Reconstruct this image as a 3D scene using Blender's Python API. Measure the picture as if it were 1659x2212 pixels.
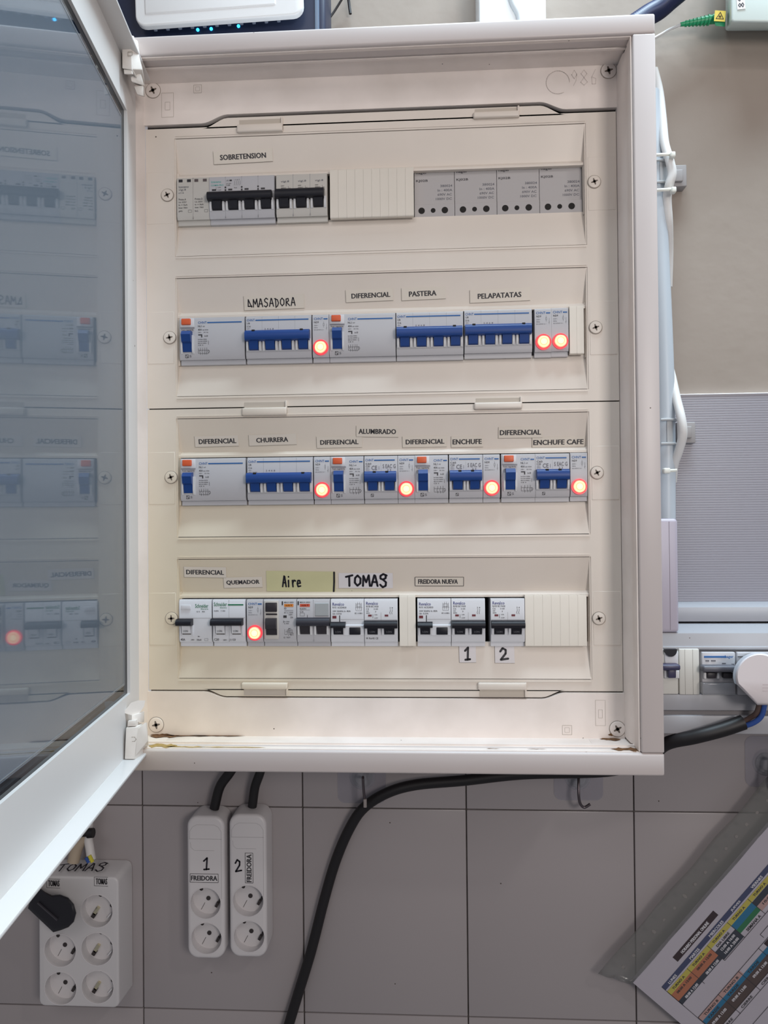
import bpy, bmesh, math, random
from mathutils import Vector, Matrix
random.seed(7)
for o in list(bpy.data.objects): bpy.data.objects.remove(o)
S = bpy.context.scene
COL = S.collection

# ------------------------------------------------------------------ camera
FPX = 1600.0
CAM = Vector((.0459, -.7765, -.1219))
yaw, pitch, roll = -.0547, .0096, -.0092
fw = Vector((math.sin(yaw)*math.cos(pitch), math.cos(yaw)*math.cos(pitch), math.sin(pitch)))
r0 = Vector((math.cos(yaw), -math.sin(yaw), 0)); u0 = r0.cross(fw)
rt = math.cos(roll)*r0 + math.sin(roll)*u0
up = -math.sin(roll)*r0 + math.cos(roll)*u0
cd = bpy.data.cameras.new('camera'); cam = bpy.data.objects.new('camera', cd); COL.objects.link(cam)
cam.matrix_world = Matrix(((rt.x, up.x, -fw.x, CAM.x), (rt.y, up.y, -fw.y, CAM.y), (rt.z, up.z, -fw.z, CAM.z), (0, 0, 0, 1)))
cd.sensor_fit = 'VERTICAL'; cd.sensor_height = 24.0; cd.lens = 24.0*FPX/2212.0
cd.clip_start = .01; cd.clip_end = 50
S.camera = cam

# ------------------------------------------------------------------ world, lights, exposure
w = bpy.data.worlds.new('world'); S.world = w; w.use_nodes = True
w.node_tree.nodes['Background'].inputs[0].default_value = (.90, .92, 1.0, 1)
w.node_tree.nodes['Background'].inputs[1].default_value = .225
def area(name, loc, target, sx, sy, power, col):
    l = bpy.data.lights.new(name, 'AREA'); l.shape = 'RECTANGLE'; l.size = sx; l.size_y = sy
    l.energy = power; l.color = col
    o = bpy.data.objects.new(name, l); COL.objects.link(o); o.location = loc
    o.rotation_euler = (Vector(target)-Vector(loc)).to_track_quat('-Z', 'Y').to_euler()
    return o
area('ceiling_light', (.55, -.16, 1.38), (.50, .02, 0), 1.2, .30, 46, (.72, .89, 1))
area('front_fill', (-.25, -1.9, 1.0), (0, 0, 0), 1.0, .7, 6, (1, .93, .89))  # soft warm fill added from the viewer's side, no known source there
area('key_lamp', (.74, -1.60, .12), (0, 0, 0), .38, .38, 10.6, (1, .93, .88))
area('side_lamp', (1.25, -1.30, 1.05), (.1, 0, -.2), .12, .12, 3.5, (1, .95, .92))
S.view_settings.view_transform = 'Standard'; S.view_settings.look = 'None'
S.view_settings.gamma = 1; S.view_settings.use_curve_mapping = False
S.view_settings.exposure = -0.08

# ------------------------------------------------------------------ helpers
def W(px, py, Y):
    d = fw + rt*((px-829.5)/FPX) - up*((py-1106)/FPX)
    return CAM + d*((Y-CAM.y)/d.y)
def lin(c):
    return tuple((x/255/12.92 if x <= 10 else ((x/255+.055)/1.055)**2.4) for x in c)+(1,)
MATS = {}
def M(name, rgb=None, rough=.45, var=.0, scale=30, bump=0, bscale=200, metal=0, spec=.5, specks=0, sscale=60, emit=None, estr=1, dark=.75):
    if name in MATS: return MATS[name]
    m = bpy.data.materials.new(name); m.use_nodes = True; nt = m.node_tree; b = nt.nodes['Principled BSDF']
    b.inputs['Base Color'].default_value = lin(rgb); b.inputs['Roughness'].default_value = rough
    b.inputs['Metallic'].default_value = metal; b.inputs['Specular IOR Level'].default_value = spec
    if var or specks or bump:
        tc = nt.nodes.new('ShaderNodeTexCoord'); geo = nt.nodes.new('ShaderNodeNewGeometry')
        src = geo.outputs['Position']
        cur = None
        if var:
            n = nt.nodes.new('ShaderNodeTexNoise'); n.inputs['Scale'].default_value = scale; n.inputs['Detail'].default_value = 5
            nt.links.new(src, n.inputs['Vector'])
            r = nt.nodes.new('ShaderNodeValToRGB'); r.color_ramp.elements[0].position = .3; r.color_ramp.elements[1].position = .62
            c = lin(rgb); r.color_ramp.elements[0].color = (c[0]*(1-var), c[1]*(1-var*1.05), c[2]*(1-var*1.15), 1); r.color_ramp.elements[1].color = c
            nt.links.new(n.outputs['Fac'], r.inputs[0]); cur = r.outputs[0]
        if specks:
            v = nt.nodes.new('ShaderNodeTexVoronoi'); v.inputs['Scale'].default_value = sscale
            nt.links.new(src, v.inputs['Vector'])
            n2 = nt.nodes.new('ShaderNodeTexNoise'); n2.inputs['Scale'].default_value = sscale*.23; nt.links.new(src, n2.inputs['Vector'])
            lt = nt.nodes.new('ShaderNodeMath'); lt.operation = 'LESS_THAN'; lt.inputs[1].default_value = specks
            nt.links.new(v.outputs['Distance'], lt.inputs[0])
            gt = nt.nodes.new('ShaderNodeMath'); gt.operation = 'GREATER_THAN'; gt.inputs[1].default_value = .58
            nt.links.new(n2.outputs['Fac'], gt.inputs[0])
            mu = nt.nodes.new('ShaderNodeMath'); mu.operation = 'MULTIPLY'
            nt.links.new(lt.outputs[0], mu.inputs[0]); nt.links.new(gt.outputs[0], mu.inputs[1])
            mx = nt.nodes.new('ShaderNodeMix'); mx.data_type = 'RGBA'
            nt.links.new(mu.outputs[0], mx.inputs[0])
            if cur: nt.links.new(cur, mx.inputs[6])
            else: mx.inputs[6].default_value = lin(rgb)
            mx.inputs[7].default_value = (.07, .05, .04, 1); cur = mx.outputs[2]
        if cur: nt.links.new(cur, b.inputs['Base Color'])
        if bump:
            n = nt.nodes.new('ShaderNodeTexNoise'); n.inputs['Scale'].default_value = bscale; nt.links.new(src, n.inputs['Vector'])
            bp = nt.nodes.new('ShaderNodeBump'); bp.inputs['Strength'].default_value = bump; bp.inputs['Distance'].default_value = .001
            nt.links.new(n.outputs['Fac'], bp.inputs['Height']); nt.links.new(bp.outputs[0], b.inputs['Normal'])
    if emit:
        b.inputs['Emission Color'].default_value = lin(emit); b.inputs['Emission Strength'].default_value = estr
    MATS[name] = m; return m
def clearmat(name, tint, white, gl=.0, rough=.15, diff=.0, dcol=(200, 200, 205)):
    """tinted clear sheet: transparent + diffuse film + fresnel gloss"""
    if name in MATS: return MATS[name]
    m = bpy.data.materials.new(name); m.use_nodes = True; nt = m.node_tree
    for n in list(nt.nodes): nt.nodes.remove(n)
    out = nt.nodes.new('ShaderNodeOutputMaterial')
    tr = nt.nodes.new('ShaderNodeBsdfTransparent'); tr.inputs[0].default_value = tint+(1,)
    df = nt.nodes.new('ShaderNodeBsdfDiffuse'); df.inputs[0].default_value = lin(dcol)
    m1 = nt.nodes.new('ShaderNodeMixShader'); m1.inputs[0].default_value = diff
    nt.links.new(tr.outputs[0], m1.inputs[1]); nt.links.new(df.outputs[0], m1.inputs[2])
    g = nt.nodes.new('ShaderNodeBsdfGlossy'); g.inputs['Roughness'].default_value = rough
    fr = nt.nodes.new('ShaderNodeFresnel'); ge = nt.nodes.new('ShaderNodeNewGeometry'); ma = nt.nodes.new('ShaderNodeMath'); ma.operation = 'MULTIPLY_ADD'
    ma.inputs[1].default_value = -.8333; ma.inputs[2].default_value = 1.5; nt.links.new(ge.outputs['Backfacing'], ma.inputs[0]); nt.links.new(ma.outputs[0], fr.inputs[0])
    m2 = nt.nodes.new('ShaderNodeMixShader')
    nt.links.new(fr.outputs[0], m2.inputs[0]); nt.links.new(m1.outputs[0], m2.inputs[1]); nt.links.new(g.outputs[0], m2.inputs[2])
    nt.links.new(m2.outputs[0], out.inputs[0])
    MATS[name] = m; return m

class B:
    def __init__(s): s.bm = bmesh.new(); s.smooth = False
    def box(s, x0, x1, y0, y1, z0, z1, bev=0, seg=2):
        m = s.bm; vs = [m.verts.new((x, y, z)) for x in (x0, x1) for y in (y0, y1) for z in (z0, z1)]
        fs = [m.faces.new([vs[i] for i in f]) for f in ((0, 1, 3, 2), (4, 6, 7, 5), (0, 4, 5, 1), (2, 3, 7, 6), (0, 2, 6, 4), (1, 5, 7, 3))]
        if bev:
            es = list({e for f in fs for e in f.edges})
            bmesh.ops.bevel(m, geom=es, offset=bev, segments=seg, affect='EDGES', profile=.5)
        return s
    def hexa(s, front, back, bev=0, seg=2):
        """front, back : 4 points each (same order)"""
        m = s.bm; a = [m.verts.new(p) for p in front]; b = [m.verts.new(p) for p in back]
        fs = [m.faces.new(a), m.faces.new(b[::-1])]+[m.faces.new([a[i], b[i], b[(i+1) % 4], a[(i+1) % 4]]) for i in range(4)]
        if bev: bmesh.ops.bevel(m, geom=list({e for f in fs for e in f.edges}), offset=bev, segments=seg, affect='EDGES', profile=.5)
        return s
    def prof(s, pts, x0, x1):
        """(y,z) outline extruded along x"""
        m = s.bm; a = [m.verts.new((x0, y, z)) for y, z in pts]; b = [m.verts.new((x1, y, z)) for y, z in pts]; n = len(pts)
        m.faces.new(a); m.faces.new(b[::-1])
        for i in range(n): m.faces.new([a[i], b[i], b[(i+1) % n], a[(i+1) % n]])
        return s
    def plate(s, pts, y0, y1):
        """(x,z) outline extruded along y"""
        m = s.bm; a = [m.verts.new((x, y0, z)) for x, z in pts]; b = [m.verts.new((x, y1, z)) for x, z in pts]; n = len(pts)
        m.faces.new(a); m.faces.new(b[::-1])
        for i in range(n): m.faces.new([a[i], b[i], b[(i+1) % n], a[(i+1) % n]])
        return s
    def plan(s, pts, z0, z1):
        """(x,y) outline extruded along z"""
        m = s.bm; a = [m.verts.new((x, y, z0)) for x, y in pts]; b = [m.verts.new((x, y, z1)) for x, y in pts]; n = len(pts)
        m.faces.new(a); m.faces.new(b[::-1])
        for i in range(n): m.faces.new([a[i], b[i], b[(i+1) % n], a[(i+1) % n]])
        return s
    def quad(s, *p):
        s.bm.faces.new([s.bm.verts.new(q) for q in p]); return s
    def disc(s, c, r, y0, y1, n=24, r2=None, bev=0):
        """cylinder / cone along y, front radius r at y0, back radius r2 at y1"""
        r2 = r if r2 is None else r2; m = s.bm
        a = [m.verts.new((c[0]+r*math.cos(t*2*math.pi/n), y0, c[1]+r*math.sin(t*2*math.pi/n))) for t in range(n)]
        b = [m.verts.new((c[0]+r2*math.cos(t*2*math.pi/n), y1, c[1]+r2*math.sin(t*2*math.pi/n))) for t in range(n)]
        f = m.faces.new(a); m.faces.new(b[::-1])
        for i in range(n): m.faces.new([a[i], b[i], b[(i+1) % n], a[(i+1) % n]])
        if bev: bmesh.ops.bevel(m, geom=list(f.edges), offset=bev, segments=3, affect='EDGES', profile=.5)
        return s
    def ring(s, c, r, t, y0, y1, n=28):
        m = s.bm; L = []
        for (rr, y) in ((r, y1), (r, y0), (r-t, y0), (r-t, y1)):
            L.append([m.verts.new((c[0]+rr*math.cos(k*2*math.pi/n), y, c[1]+rr*math.sin(k*2*math.pi/n))) for k in range(n)])
        for q in range(3):
            for i in range(n): m.faces.new([L[q][i], L[q+1][i], L[q+1][(i+1) % n], L[q][(i+1) % n]])
        return s
    def tube(s, pts, r, n=12, sub=6, caps=True, flat=1):
        P = [Vector(p) for p in pts]
        if sub > 1 and len(P) > 2:
            Q = []; E = [2*P[0]-P[1]]+P+[2*P[-1]-P[-2]]
            for i in range(1, len(E)-2):
                for k in range(sub):
                    t = k/sub; a, b, c, d = E[i-1:i+3]
                    Q.append(.5*((2*b)+(c-a)*t+(2*a-5*b+4*c-d)*t*t+(3*b-a-3*c+d)*t**3))
            Q.append(P[-1]); P = Q
        m = s.bm; rings = []; ref = Vector((.13, .97, .2)).normalized()
        for i, p in enumerate(P):
            t = (P[min(i+1, len(P)-1)]-P[max(i-1, 0)]).normalized()
            a = t.cross(ref)
            if a.length < .05: a = t.cross(Vector((1, 0, 0)))
            a.normalize(); b = t.cross(a)
            rr = r(i/(len(P)-1)) if callable(r) else r
            rings.append([m.verts.new(p+a*rr*math.cos(k*2*math.pi/n)+b*rr*flat*math.sin(k*2*math.pi/n)) for k in range(n)])
        for i in range(len(rings)-1):
            for k in range(n): m.faces.new([rings[i][k], rings[i+1][k], rings[i+1][(k+1) % n], rings[i][(k+1) % n]])
        if caps: m.faces.new(rings[0][::-1]); m.faces.new(rings[-1])
        s.smooth = True
        return s
    def out(s, name, mat, parent=None, smooth=None, xf=None, angle=40):
        bmesh.ops.recalc_face_normals(s.bm, faces=s.bm.faces[:])
        if xf is not None: bmesh.ops.transform(s.bm, matrix=xf, verts=s.bm.verts[:])
        if parent is not None:
            bmesh.ops.translate(s.bm, vec=-rootloc(parent), verts=s.bm.verts[:])
        me = bpy.data.meshes.new(name); s.bm.to_mesh(me); s.bm.free()
        me.materials.append(mat)
        o = bpy.data.objects.new(name, me); COL.objects.link(o)
        if parent is not None: o.parent = parent
        for p in me.polygons: p.use_smooth = True
        try: me.set_sharp_from_angle(angle=math.radians(angle))
        except Exception: pass
        return o
def rootloc(o):
    v = Vector((0, 0, 0))
    while o is not None: v += o.location; o = o.parent
    return v
def thing(name, label, cat, loc, group=None):
    o = bpy.data.objects.new(name, None); o.empty_display_size = .01; COL.objects.link(o); o.location = loc
    o['label'] = label; o['category'] = cat
    if group: o['group'] = group
    return o
def tag(o, label, cat, group=None):
    o['label'] = label; o['category'] = cat
    if group: o['group'] = group
    return o
def struct(o): o['kind'] = 'structure'; return o
def dup(root, loc, label=None):
    def cp(o, par):
        c = o.copy(); COL.objects.link(c); c.parent = par
        for k in list(o.children): cp(k, c)
        return c
    r = cp(root, None); r.location = loc
    if label: r['label'] = label
    return r

# flat print: frames and text -------------------------------------------------
class Fr:
    def __init__(s, o, ex=(1, 0, 0), ey=(0, 0, 1)):
        s.o = Vector(o); s.x = Vector(ex).normalized(); s.y = Vector(ey); s.y = (s.y-s.x*s.y.dot(s.x)).normalized(); s.n = s.x.cross(s.y)
    def p(s, x, y, z=0): return s.o+s.x*x+s.y*y+s.n*z
    def rot(s, a, o=None):
        c, q = math.cos(a), math.sin(a)
        return Fr(s.o if o is None else o, s.x*c+s.y*q, s.y*c-s.x*q)
TXT = {}
def txtmesh(t, bold):
    k = (t, bold)
    if k not in TXT:
        cu = bpy.data.curves.new('t', 'FONT'); cu.body = t; cu.resolution_u = 2; cu.offset = bold; cu.space_character = 1.02
        ob = bpy.data.objects.new('t', cu); COL.objects.link(ob); bpy.context.view_layer.update()
        me = bpy.data.meshes.new_from_object(ob.evaluated_get(bpy.context.evaluated_depsgraph_get()))
        vs = [v.co.copy() for v in me.vertices]; fs = [list(p.vertices) for p in me.polygons]
        bpy.data.objects.remove(ob); bpy.data.curves.remove(cu); bpy.data.meshes.remove(me)
        x0 = min(v.x for v in vs); x1 = max(v.x for v in vs); y0 = min(v.y for v in vs); y1 = max(v.y for v in vs)
        TXT[k] = ([((v.x-x0)/(x1-x0), (v.y-y0)/(y1-y0)) for v in vs], fs)
    return TXT[k]
def text(b, fr, t, x0, x1, y0, y1, bold=.02, z=.00012):
    if bold >= .03:
        e = (y1-y0)*.035
        for i, q in enumerate((-e, 0, e)): text(b, fr, t, x0+e+q, x1-e+q, y0, y1, .012, z+i*.00001)
        return
    vs, fs = txtmesh(t, bold)
    V = [b.bm.verts.new(fr.p(x0+u*(x1-x0), y0+v*(y1-y0), z)) for u, v in vs]
    for f in fs:
        try: b.bm.faces.new([V[i] for i in f])
        except ValueError: pass
def rect(b, fr, x0, x1, y0, y1, z=.00012):
    b.quad(fr.p(x0, y0, z), fr.p(x1, y0, z), fr.p(x1, y1, z), fr.p(x0, y1, z))
def line(b, fr, pts, wd, z=.00012, dots=True):
    Pn = [Vector(p) for p in pts]
    for a, c in zip(Pn, Pn[1:]):
        d = (c-a)
        if d.length < 1e-9: continue
        n = Vector((-d.y, d.x)).normalized()*wd/2
        b.quad(*[fr.p(q.x, q.y, z) for q in (a-n, c-n, c+n, a+n)])
    if dots:
        for a in Pn:
            b.bm.faces.new([b.bm.verts.new(fr.p(a.x+wd/2*math.cos(k*math.pi/4), a.y+wd/2*math.sin(k*math.pi/4), z)) for k in range(8)])
def frame_rect(b, fr, x0, x1, y0, y1, wd, z=.00012):
    line(b, fr, [(x0, y0), (x1, y0), (x1, y1), (x0, y1), (x0, y0)], wd, z, False)
HAND = {  # hand-drawn letters in a unit box
 'A': [[(.0, 0), (.42, 1), (.55, .95), (.85, 0)], [(.12, .38), (.78, .36)]],
 'a': [[(.15, .95), (.05, .1), (.85, .12)], [(.15, .95), (.8, .0)]],
 'M': [[(0, 0), (.08, .95), (.45, .35), (.82, 1), (.95, 0)]],
 'S': [[(.85, .9), (.5, 1.05), (.15, .85), (.25, .6), (.7, .45), (.75, .15), (.4, -.05), (.05, .1)]],
 'Z': [[(.95, .98), (.5, 1.12), (.1, .95), (.1, .7), (.45, .6), (.82, .75), (.8, 1.0)], [(.45, .6), (.85, .35), (.8, .02), (.4, -.12), (.05, .12)]],
 'D': [[(.2, .95), (.2, -.15)], [(0, .95), (.6, .8), (.8, .4), (.6, .05), (.2, -.15)]],
 'O': [[(.45, .98), (.1, .75), (.05, .3), (.4, .02), (.8, .25), (.85, .7), (.45, .98)]],
 'R': [[(.1, 0), (.15, .85), (.6, .9), (.65, .6), (.2, .45), (.85, 0)]],
 'T': [[(0, .85), (.9, 1)], [(.45, .92), (.45, 0)]],
 'i': [[(.3, .6), (.3, 0)], [(.32, .92), (.33, .95)]],
 'r': [[(.1, .6), (.2, 0)], [(.15, .35), (.5, .62), (.85, .55)]],
 'e': [[(.1, .3), (.85, .35), (.7, .6), (.3, .6), (.1, .3), (.3, .02), (.9, .08)]],
 '1': [[(.1, .72), (.62, .98), (.5, .02)], [(.12, .02), (.9, .06)]],
 '2': [[(.08, .72), (.35, 1), (.7, .85), (.68, .55), (.12, .02), (.95, .12)]],
 '8': [[(.5, .5), (.15, .75), (.5, 1), (.85, .75), (.5, .5), (.1, .2), (.5, 0), (.9, .2), (.5, .5)]],
 '9': [[(.8, .7), (.5, .45), (.2, .7), (.5, 1), (.8, .75), (.7, .3), (.4, 0)]],
 '6': [[(.7, 1), (.25, .5), (.3, .05), (.7, .05), (.75, .4), (.35, .5)]],
}
def hand(b, fr, s, x0, x1, y0, y1, wd, rise=0):
    n = len(s); cw = (x1-x0)/n
    for i, c in enumerate(s):
        for st in HAND[c]:
            line(b, fr, [(x0+cw*(i+.06+.86*px), y0+(y1-y0)*py+rise*i) for px, py in st], wd)

# ------------------------------------------------------------------ materials
ENC = M('enclosure_white', (198, 189, 187), .38, var=.03, scale=9, specks=.035, sscale=45)
LINER = M('liner_cream', (236, 226, 220), .5, var=.10, scale=22, specks=.05, sscale=70)
COVER = M('cover_cream', (224, 214, 204), .42, var=.05, scale=11, specks=.03, sscale=38)
STRIP = M('blanking_cream', (226, 219, 208), .45, var=.02)
DEV = M('device_grey', (186, 185, 189), .42)
DEVW = M('device_white', (212, 213, 218), .4)
DEVB = M('device_beige_grey', (196, 192, 186), .45)
SEAM = M('seam_dark', (70, 62, 58), .7)
DARK = M('interior_dark', (26, 22, 21), .8)
BLUE = M('toggle_blue', (20, 62, 130), .4, spec=.4)
BLACKT = M('toggle_black', (18, 18, 28), .45, spec=.35)
BLACKB = M('button_charcoal', (40, 36, 42), .4)
ORANGE = M('test_orange', (214, 92, 50), .45)
INK = M('print_ink', (52, 50, 54), .6)
INKL = M('print_ink_pale', (105, 105, 112), .6)
INKB = M('print_blue', (32, 96, 160), .5)
INKN = M('print_navy', (50, 60, 130), .5)
INKG = M('print_green', (30, 120, 84), .5)
INKT = M('print_teal', (90, 165, 160), .5)
MARKER = M('marker_black', (22, 18, 30), .5)
PAPER = M('label_tape', (222, 213, 201), .4)
PAPERW = M('label_white', (222, 218, 220), .5)
PAPERY = M('label_yellow', (208, 204, 160), .6, var=.05, scale=40)
METAL = M('screw_metal', (176, 168, 160), .35, metal=.6, var=.15, scale=300)
SLOT = M('screw_slot', (108, 97, 88), .6)
SRIM = M('screw_rim', (150, 140, 130), .6)
CHEEK = M('cheek_white', (214, 214, 216), .4)
RED = M('flag_red', (110, 40, 50), .5)
def lampmat():
    m = bpy.data.materials.new('indicator_red_glow'); m.use_nodes = True; nt = m.node_tree
    b = nt.nodes['Principled BSDF']; tc = nt.nodes.new('ShaderNodeTexCoord')
    sub = nt.nodes.new('ShaderNodeVectorMath'); sub.operation = 'SUBTRACT'; sub.inputs[1].default_value = (.0088, 0, .0100)
    mul = nt.nodes.new('ShaderNodeVectorMath'); mul.operation = 'MULTIPLY'; mul.inputs[1].default_value = (1, 0, 1)
    ln = nt.nodes.new('ShaderNodeVectorMath'); ln.operation = 'LENGTH'
    nt.links.new(tc.outputs['Object'], sub.inputs[0]); nt.links.new(sub.outputs[0], mul.inputs[0]); nt.links.new(mul.outputs[0], ln.inputs[0])
    mp = nt.nodes.new('ShaderNodeMapRange'); mp.inputs[1].default_value = 0; mp.inputs[2].default_value = .0078
    nt.links.new(ln.outputs['Value'], mp.inputs[0])
    r = nt.nodes.new('ShaderNodeValToRGB'); e = r.color_ramp.elements
    e[0].position = 0; e[0].color = (1, .80, .45, 1); e[1].position = 1; e[1].color = (.75, .02, .03, 1)
    for p, c in ((.40, (1, .78, .4, 1)), (.47, (1, .25, .08, 1)), (.54, (1, .7, .35, 1)), (.72, (1, .55, .3, 1)), (.84, (1, .06, .06, 1))):
        q = e.new(p); q.color = c
    nt.links.new(mp.outputs[0], r.inputs[0]); nt.links.new(r.outputs[0], b.inputs['Emission Color'])
    b.inputs['Base Color'].default_value = (.6, .02, .02, 1); b.inputs['Emission Strength'].default_value = 1.9
    return m
LAMP = lampmat()

def yellowing(m, centre, radius, col, amt):
    """aged yellow patch in the plastic itself"""
    nt = m.node_tree; b = nt.nodes['Principled BSDF']; src = b.inputs['Base Color'].links[0].from_socket
    geo = nt.nodes.new('ShaderNodeNewGeometry'); d_ = nt.nodes.new('ShaderNodeVectorMath'); d_.operation = 'DISTANCE'; d_.inputs[1].default_value = centre
    nt.links.new(geo.outputs['Position'], d_.inputs[0])
    mp = nt.nodes.new('ShaderNodeMapRange'); mp.interpolation_type = 'SMOOTHSTEP'; mp.inputs[1].default_value = 0; mp.inputs[2].default_value = radius; mp.inputs[3].default_value = amt; mp.inputs[4].default_value = 0
    nt.links.new(d_.outputs['Value'], mp.inputs[0])
    mx = nt.nodes.new('ShaderNodeMix'); mx.data_type = 'RGBA'; mx.blend_type = 'MULTIPLY'
    nt.links.new(mp.outputs[0], mx.inputs[0]); nt.links.new(src, mx.inputs[6]); mx.inputs[7].default_value = col
    nt.links.new(mx.outputs[2], b.inputs['Base Color'])
yellowing(COVER, (-.22, 0, -.22), .34, (.93, .90, .72, 1), .75)
yellowing(LINER, (-.22, 0, -.33), .20, (.96, .90, .74, 1), .6)
yellowing(ENC, (-.26, -.05, -.36), .12, (.96, .90, .74, 1), .6)
# ------------------------------------------------------------------ structure: wall, tiles
WY = .125
WALLM = M('wall_beige_plaster', (156, 144, 134), .7, var=.14, scale=6, bump=.4, bscale=60, specks=.05, sscale=28)
TILEM = M('tile_glaze', (158, 151, 152), .3, var=.03, scale=5, specks=.035, sscale=42)
GROUT = M('grout_grey', (92, 86, 84), .9, var=.4, scale=70)
TOPZ = -.224
wall = struct(B().box(-1.6, 1.6, WY, WY+.06, TOPZ, 1.6).out('wall_back', WALLM))
tw = struct(B().box(-1.6, 1.6, WY+.0015, WY+.06, -1.4, TOPZ).out('wall_back_tiled', GROUT))
xs = [-.9025, -.7035, -.5045, -.3056, -.1062, .0926, .2914, .4904, .6894, .8884]
zs = [TOPZ, -.4728, -.7212, -.9700]
tile0 = None
for i in range(len(xs)-1):
    for k in range(3):
        g = .0007
        t = B().box(xs[i]+g, xs[i+1]-g, WY-.0015, WY+.004, zs[k+1]+g, zs[k]-g, .0009, 2)
        t.out('tile', TILEM, tw)

# ------------------------------------------------------------------ enclosure
RIM = -.054
XO, XI = .2725, .2509; ZT, ZB, ZIT, ZIB = .3636, -.3699, .3446, -.3483
XL = -.2725; XLI = -.2640
enc = thing('electrical_enclosure', 'large white wall-mounted distribution board cabinet with cream liner', 'cabinet', (0, WY, ZB))
B().box(XL, XO, RIM, -.034, ZIT, ZT, .0022, 3).out('rim_bar', ENC, enc)
B().box(XL, XO, RIM, -.034, ZB, ZIB, .0022, 3).out('rim_bar', ENC, enc)
B().box(XI, XO, RIM, -.034, ZIB+.0004, ZIT-.0004, .0016, 3).out('rim_bar', ENC, enc)
B().box(XL, XLI, RIM+.004, -.034, ZIB+.0004, ZIT-.0004, .0016, 3).out('rim_bar', ENC, enc)
sh = B()
sh.box(XL+.001, XO-.001, -.034, WY-.002, ZT-.004, ZT-.001); sh.box(XL+.001, XO-.001, -.034, WY-.002, ZB+.001, ZB+.004)
sh.box(XO-.004, XO-.001, -.034, WY-.002, ZB+.004, ZT-.004); sh.box(XL+.001, XL+.004, -.034, WY-.002, ZB+.004, ZT-.004)
sh.out('side_shell', ENC, enc)
B().box(XL+.004, XO-.004, .052, .056, ZB+.004, ZT-.004).out('mounting_plate', DARK, enc)  # near-black colour stands in for the shade seen through the gaps
# stepped cream liner round the opening
lin_ = B()
lin_.prof([(-.050, ZIT-.0008), (-.0320, ZIT+.0018), (-.0320, ZIT-.0002), (-.0290, ZIT-.0002), (-.0290, ZIT+.0026), (.0, ZIT+.0016), (.0, ZIT+.012), (-.034, ZIT+.012), (-.034, ZIT+.004), (-.050, ZIT)], XLI+.004, XI)
lin_.prof([(-.050, ZIB+.0006), (-.0330, ZIB-.0004), (-.0330, ZIB+.0016), (-.0295, ZIB+.0016), (-.0280, ZIB-.0010), (.0, ZIB-.0012), (.0, ZIB-.012), (-.034, ZIB-.012), (-.034, ZIB-.002), (-.050, ZIB)], XLI+.004, XI)
lin_.plan([(XI-.0002, -.0505), (XI-.0016, -.0505), (XI-.0016, -.038), (XI-.0008, -.036), (XI-.0008, -.026), (XI-.0018, -.024), (XI-.0024, .004), (XI+.010, .004), (XI+.010, -.034), (XI-.0002, -.034)], ZIB+.001, ZIT-.001)
lin_.plan([(XLI, -.040), (XLI+.002, -.040), (-.2495, .0), (-.2495, .004), (XLI, .004)], ZIB+.001, ZIT-.001)
lin_.out('liner', LINER, enc)
# little latch keeps and clips moulded in the soffit and the sill
for (px, py, wd, ht, Y) in ((375, 160, .020, .0070, -.004), (1268, 108, .014, .0050, -.020), (1345, 78, .012, .0045, -.040)):
    p = W(px, py, Y); B().box(p.x-wd/2, p.x+wd/2, Y-.010, Y+.004, p.z-ht/2, p.z+ht/2, .0012).out('latch_keep', LINER, enc)
for (px, py, wd) in ((385, 1604, .028), (1300, 1610, .020)):
    p = W(px, py, -.02); B().box(p.x-wd/2, p.x+wd/2, -.034, -.006, p.z-.002, p.z+.002, .0008).out('latch_keep', LINER, enc)
DIRT = M('dirt_brown', (120, 84, 52), .9, var=.6, scale=260)
def patch(b, fr, L, H, n=11):
    up_ = [(L*(k/(n-1)-.5), H*.5*min(1, 5*min(k, n-1-k)/(n-1))*random.uniform(.35, 1.3)) for k in range(n)]
    lo_ = [(L*(k/(n-1)-.5), -H*.5*min(1, 5*min(k, n-1-k)/(n-1))*random.uniform(.35, 1.3)) for k in range(n-2, 0, -1)]
    b.bm.faces.new([b.bm.verts.new(fr.p(x, y)) for x, y in up_+lo_])
dz = B()
for (px, Y, z, L, H) in ((356, -.006, ZIB-.0005, .034, .010), (402, -.004, ZIB-.0005, .050, .005), (470, -.003, ZIB-.0005, .060, .004), (1318, -.006, ZIB-.0005, .022, .008), (1352, -.042, ZIB+.0006, .030, .010), (1374, -.046, ZIB+.0008, .012, .008), (1160, -.044, ZIB+.0007, .020, .0016), (1065, -.044, ZIB+.0007, .014, .0014)):
    patch(dz, Fr((W(px, 1600, Y).x, Y, z), (1, 0, 0), (0, 1, 0)), L, H)
for (px, py, L, H) in ((350, 1588, .026, .0030), (1322, 1587, .008, .0022)):
    patch(dz, Fr(W(px, py, -.0028)), L, H)
dd = dz.out('dirt_crust', DIRT, enc); dd['kind'] = 'stuff'
YD = M('dirt_ochre', (176, 146, 84), .8, var=.35, scale=200)
dz = B()
for (px, Y, L, H) in ((352, -.043, .030, .012), (400, -.046, .040, .004), (500, -.046, .07, .003)):
    patch(dz, Fr((W(px, 1612, Y).x, Y, ZIB+.0007), (1, 0, 0), (0, 1, 0)), L, H)
dd = dz.out('dirt_crust', YD, enc); dd['kind'] = 'stuff'

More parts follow.
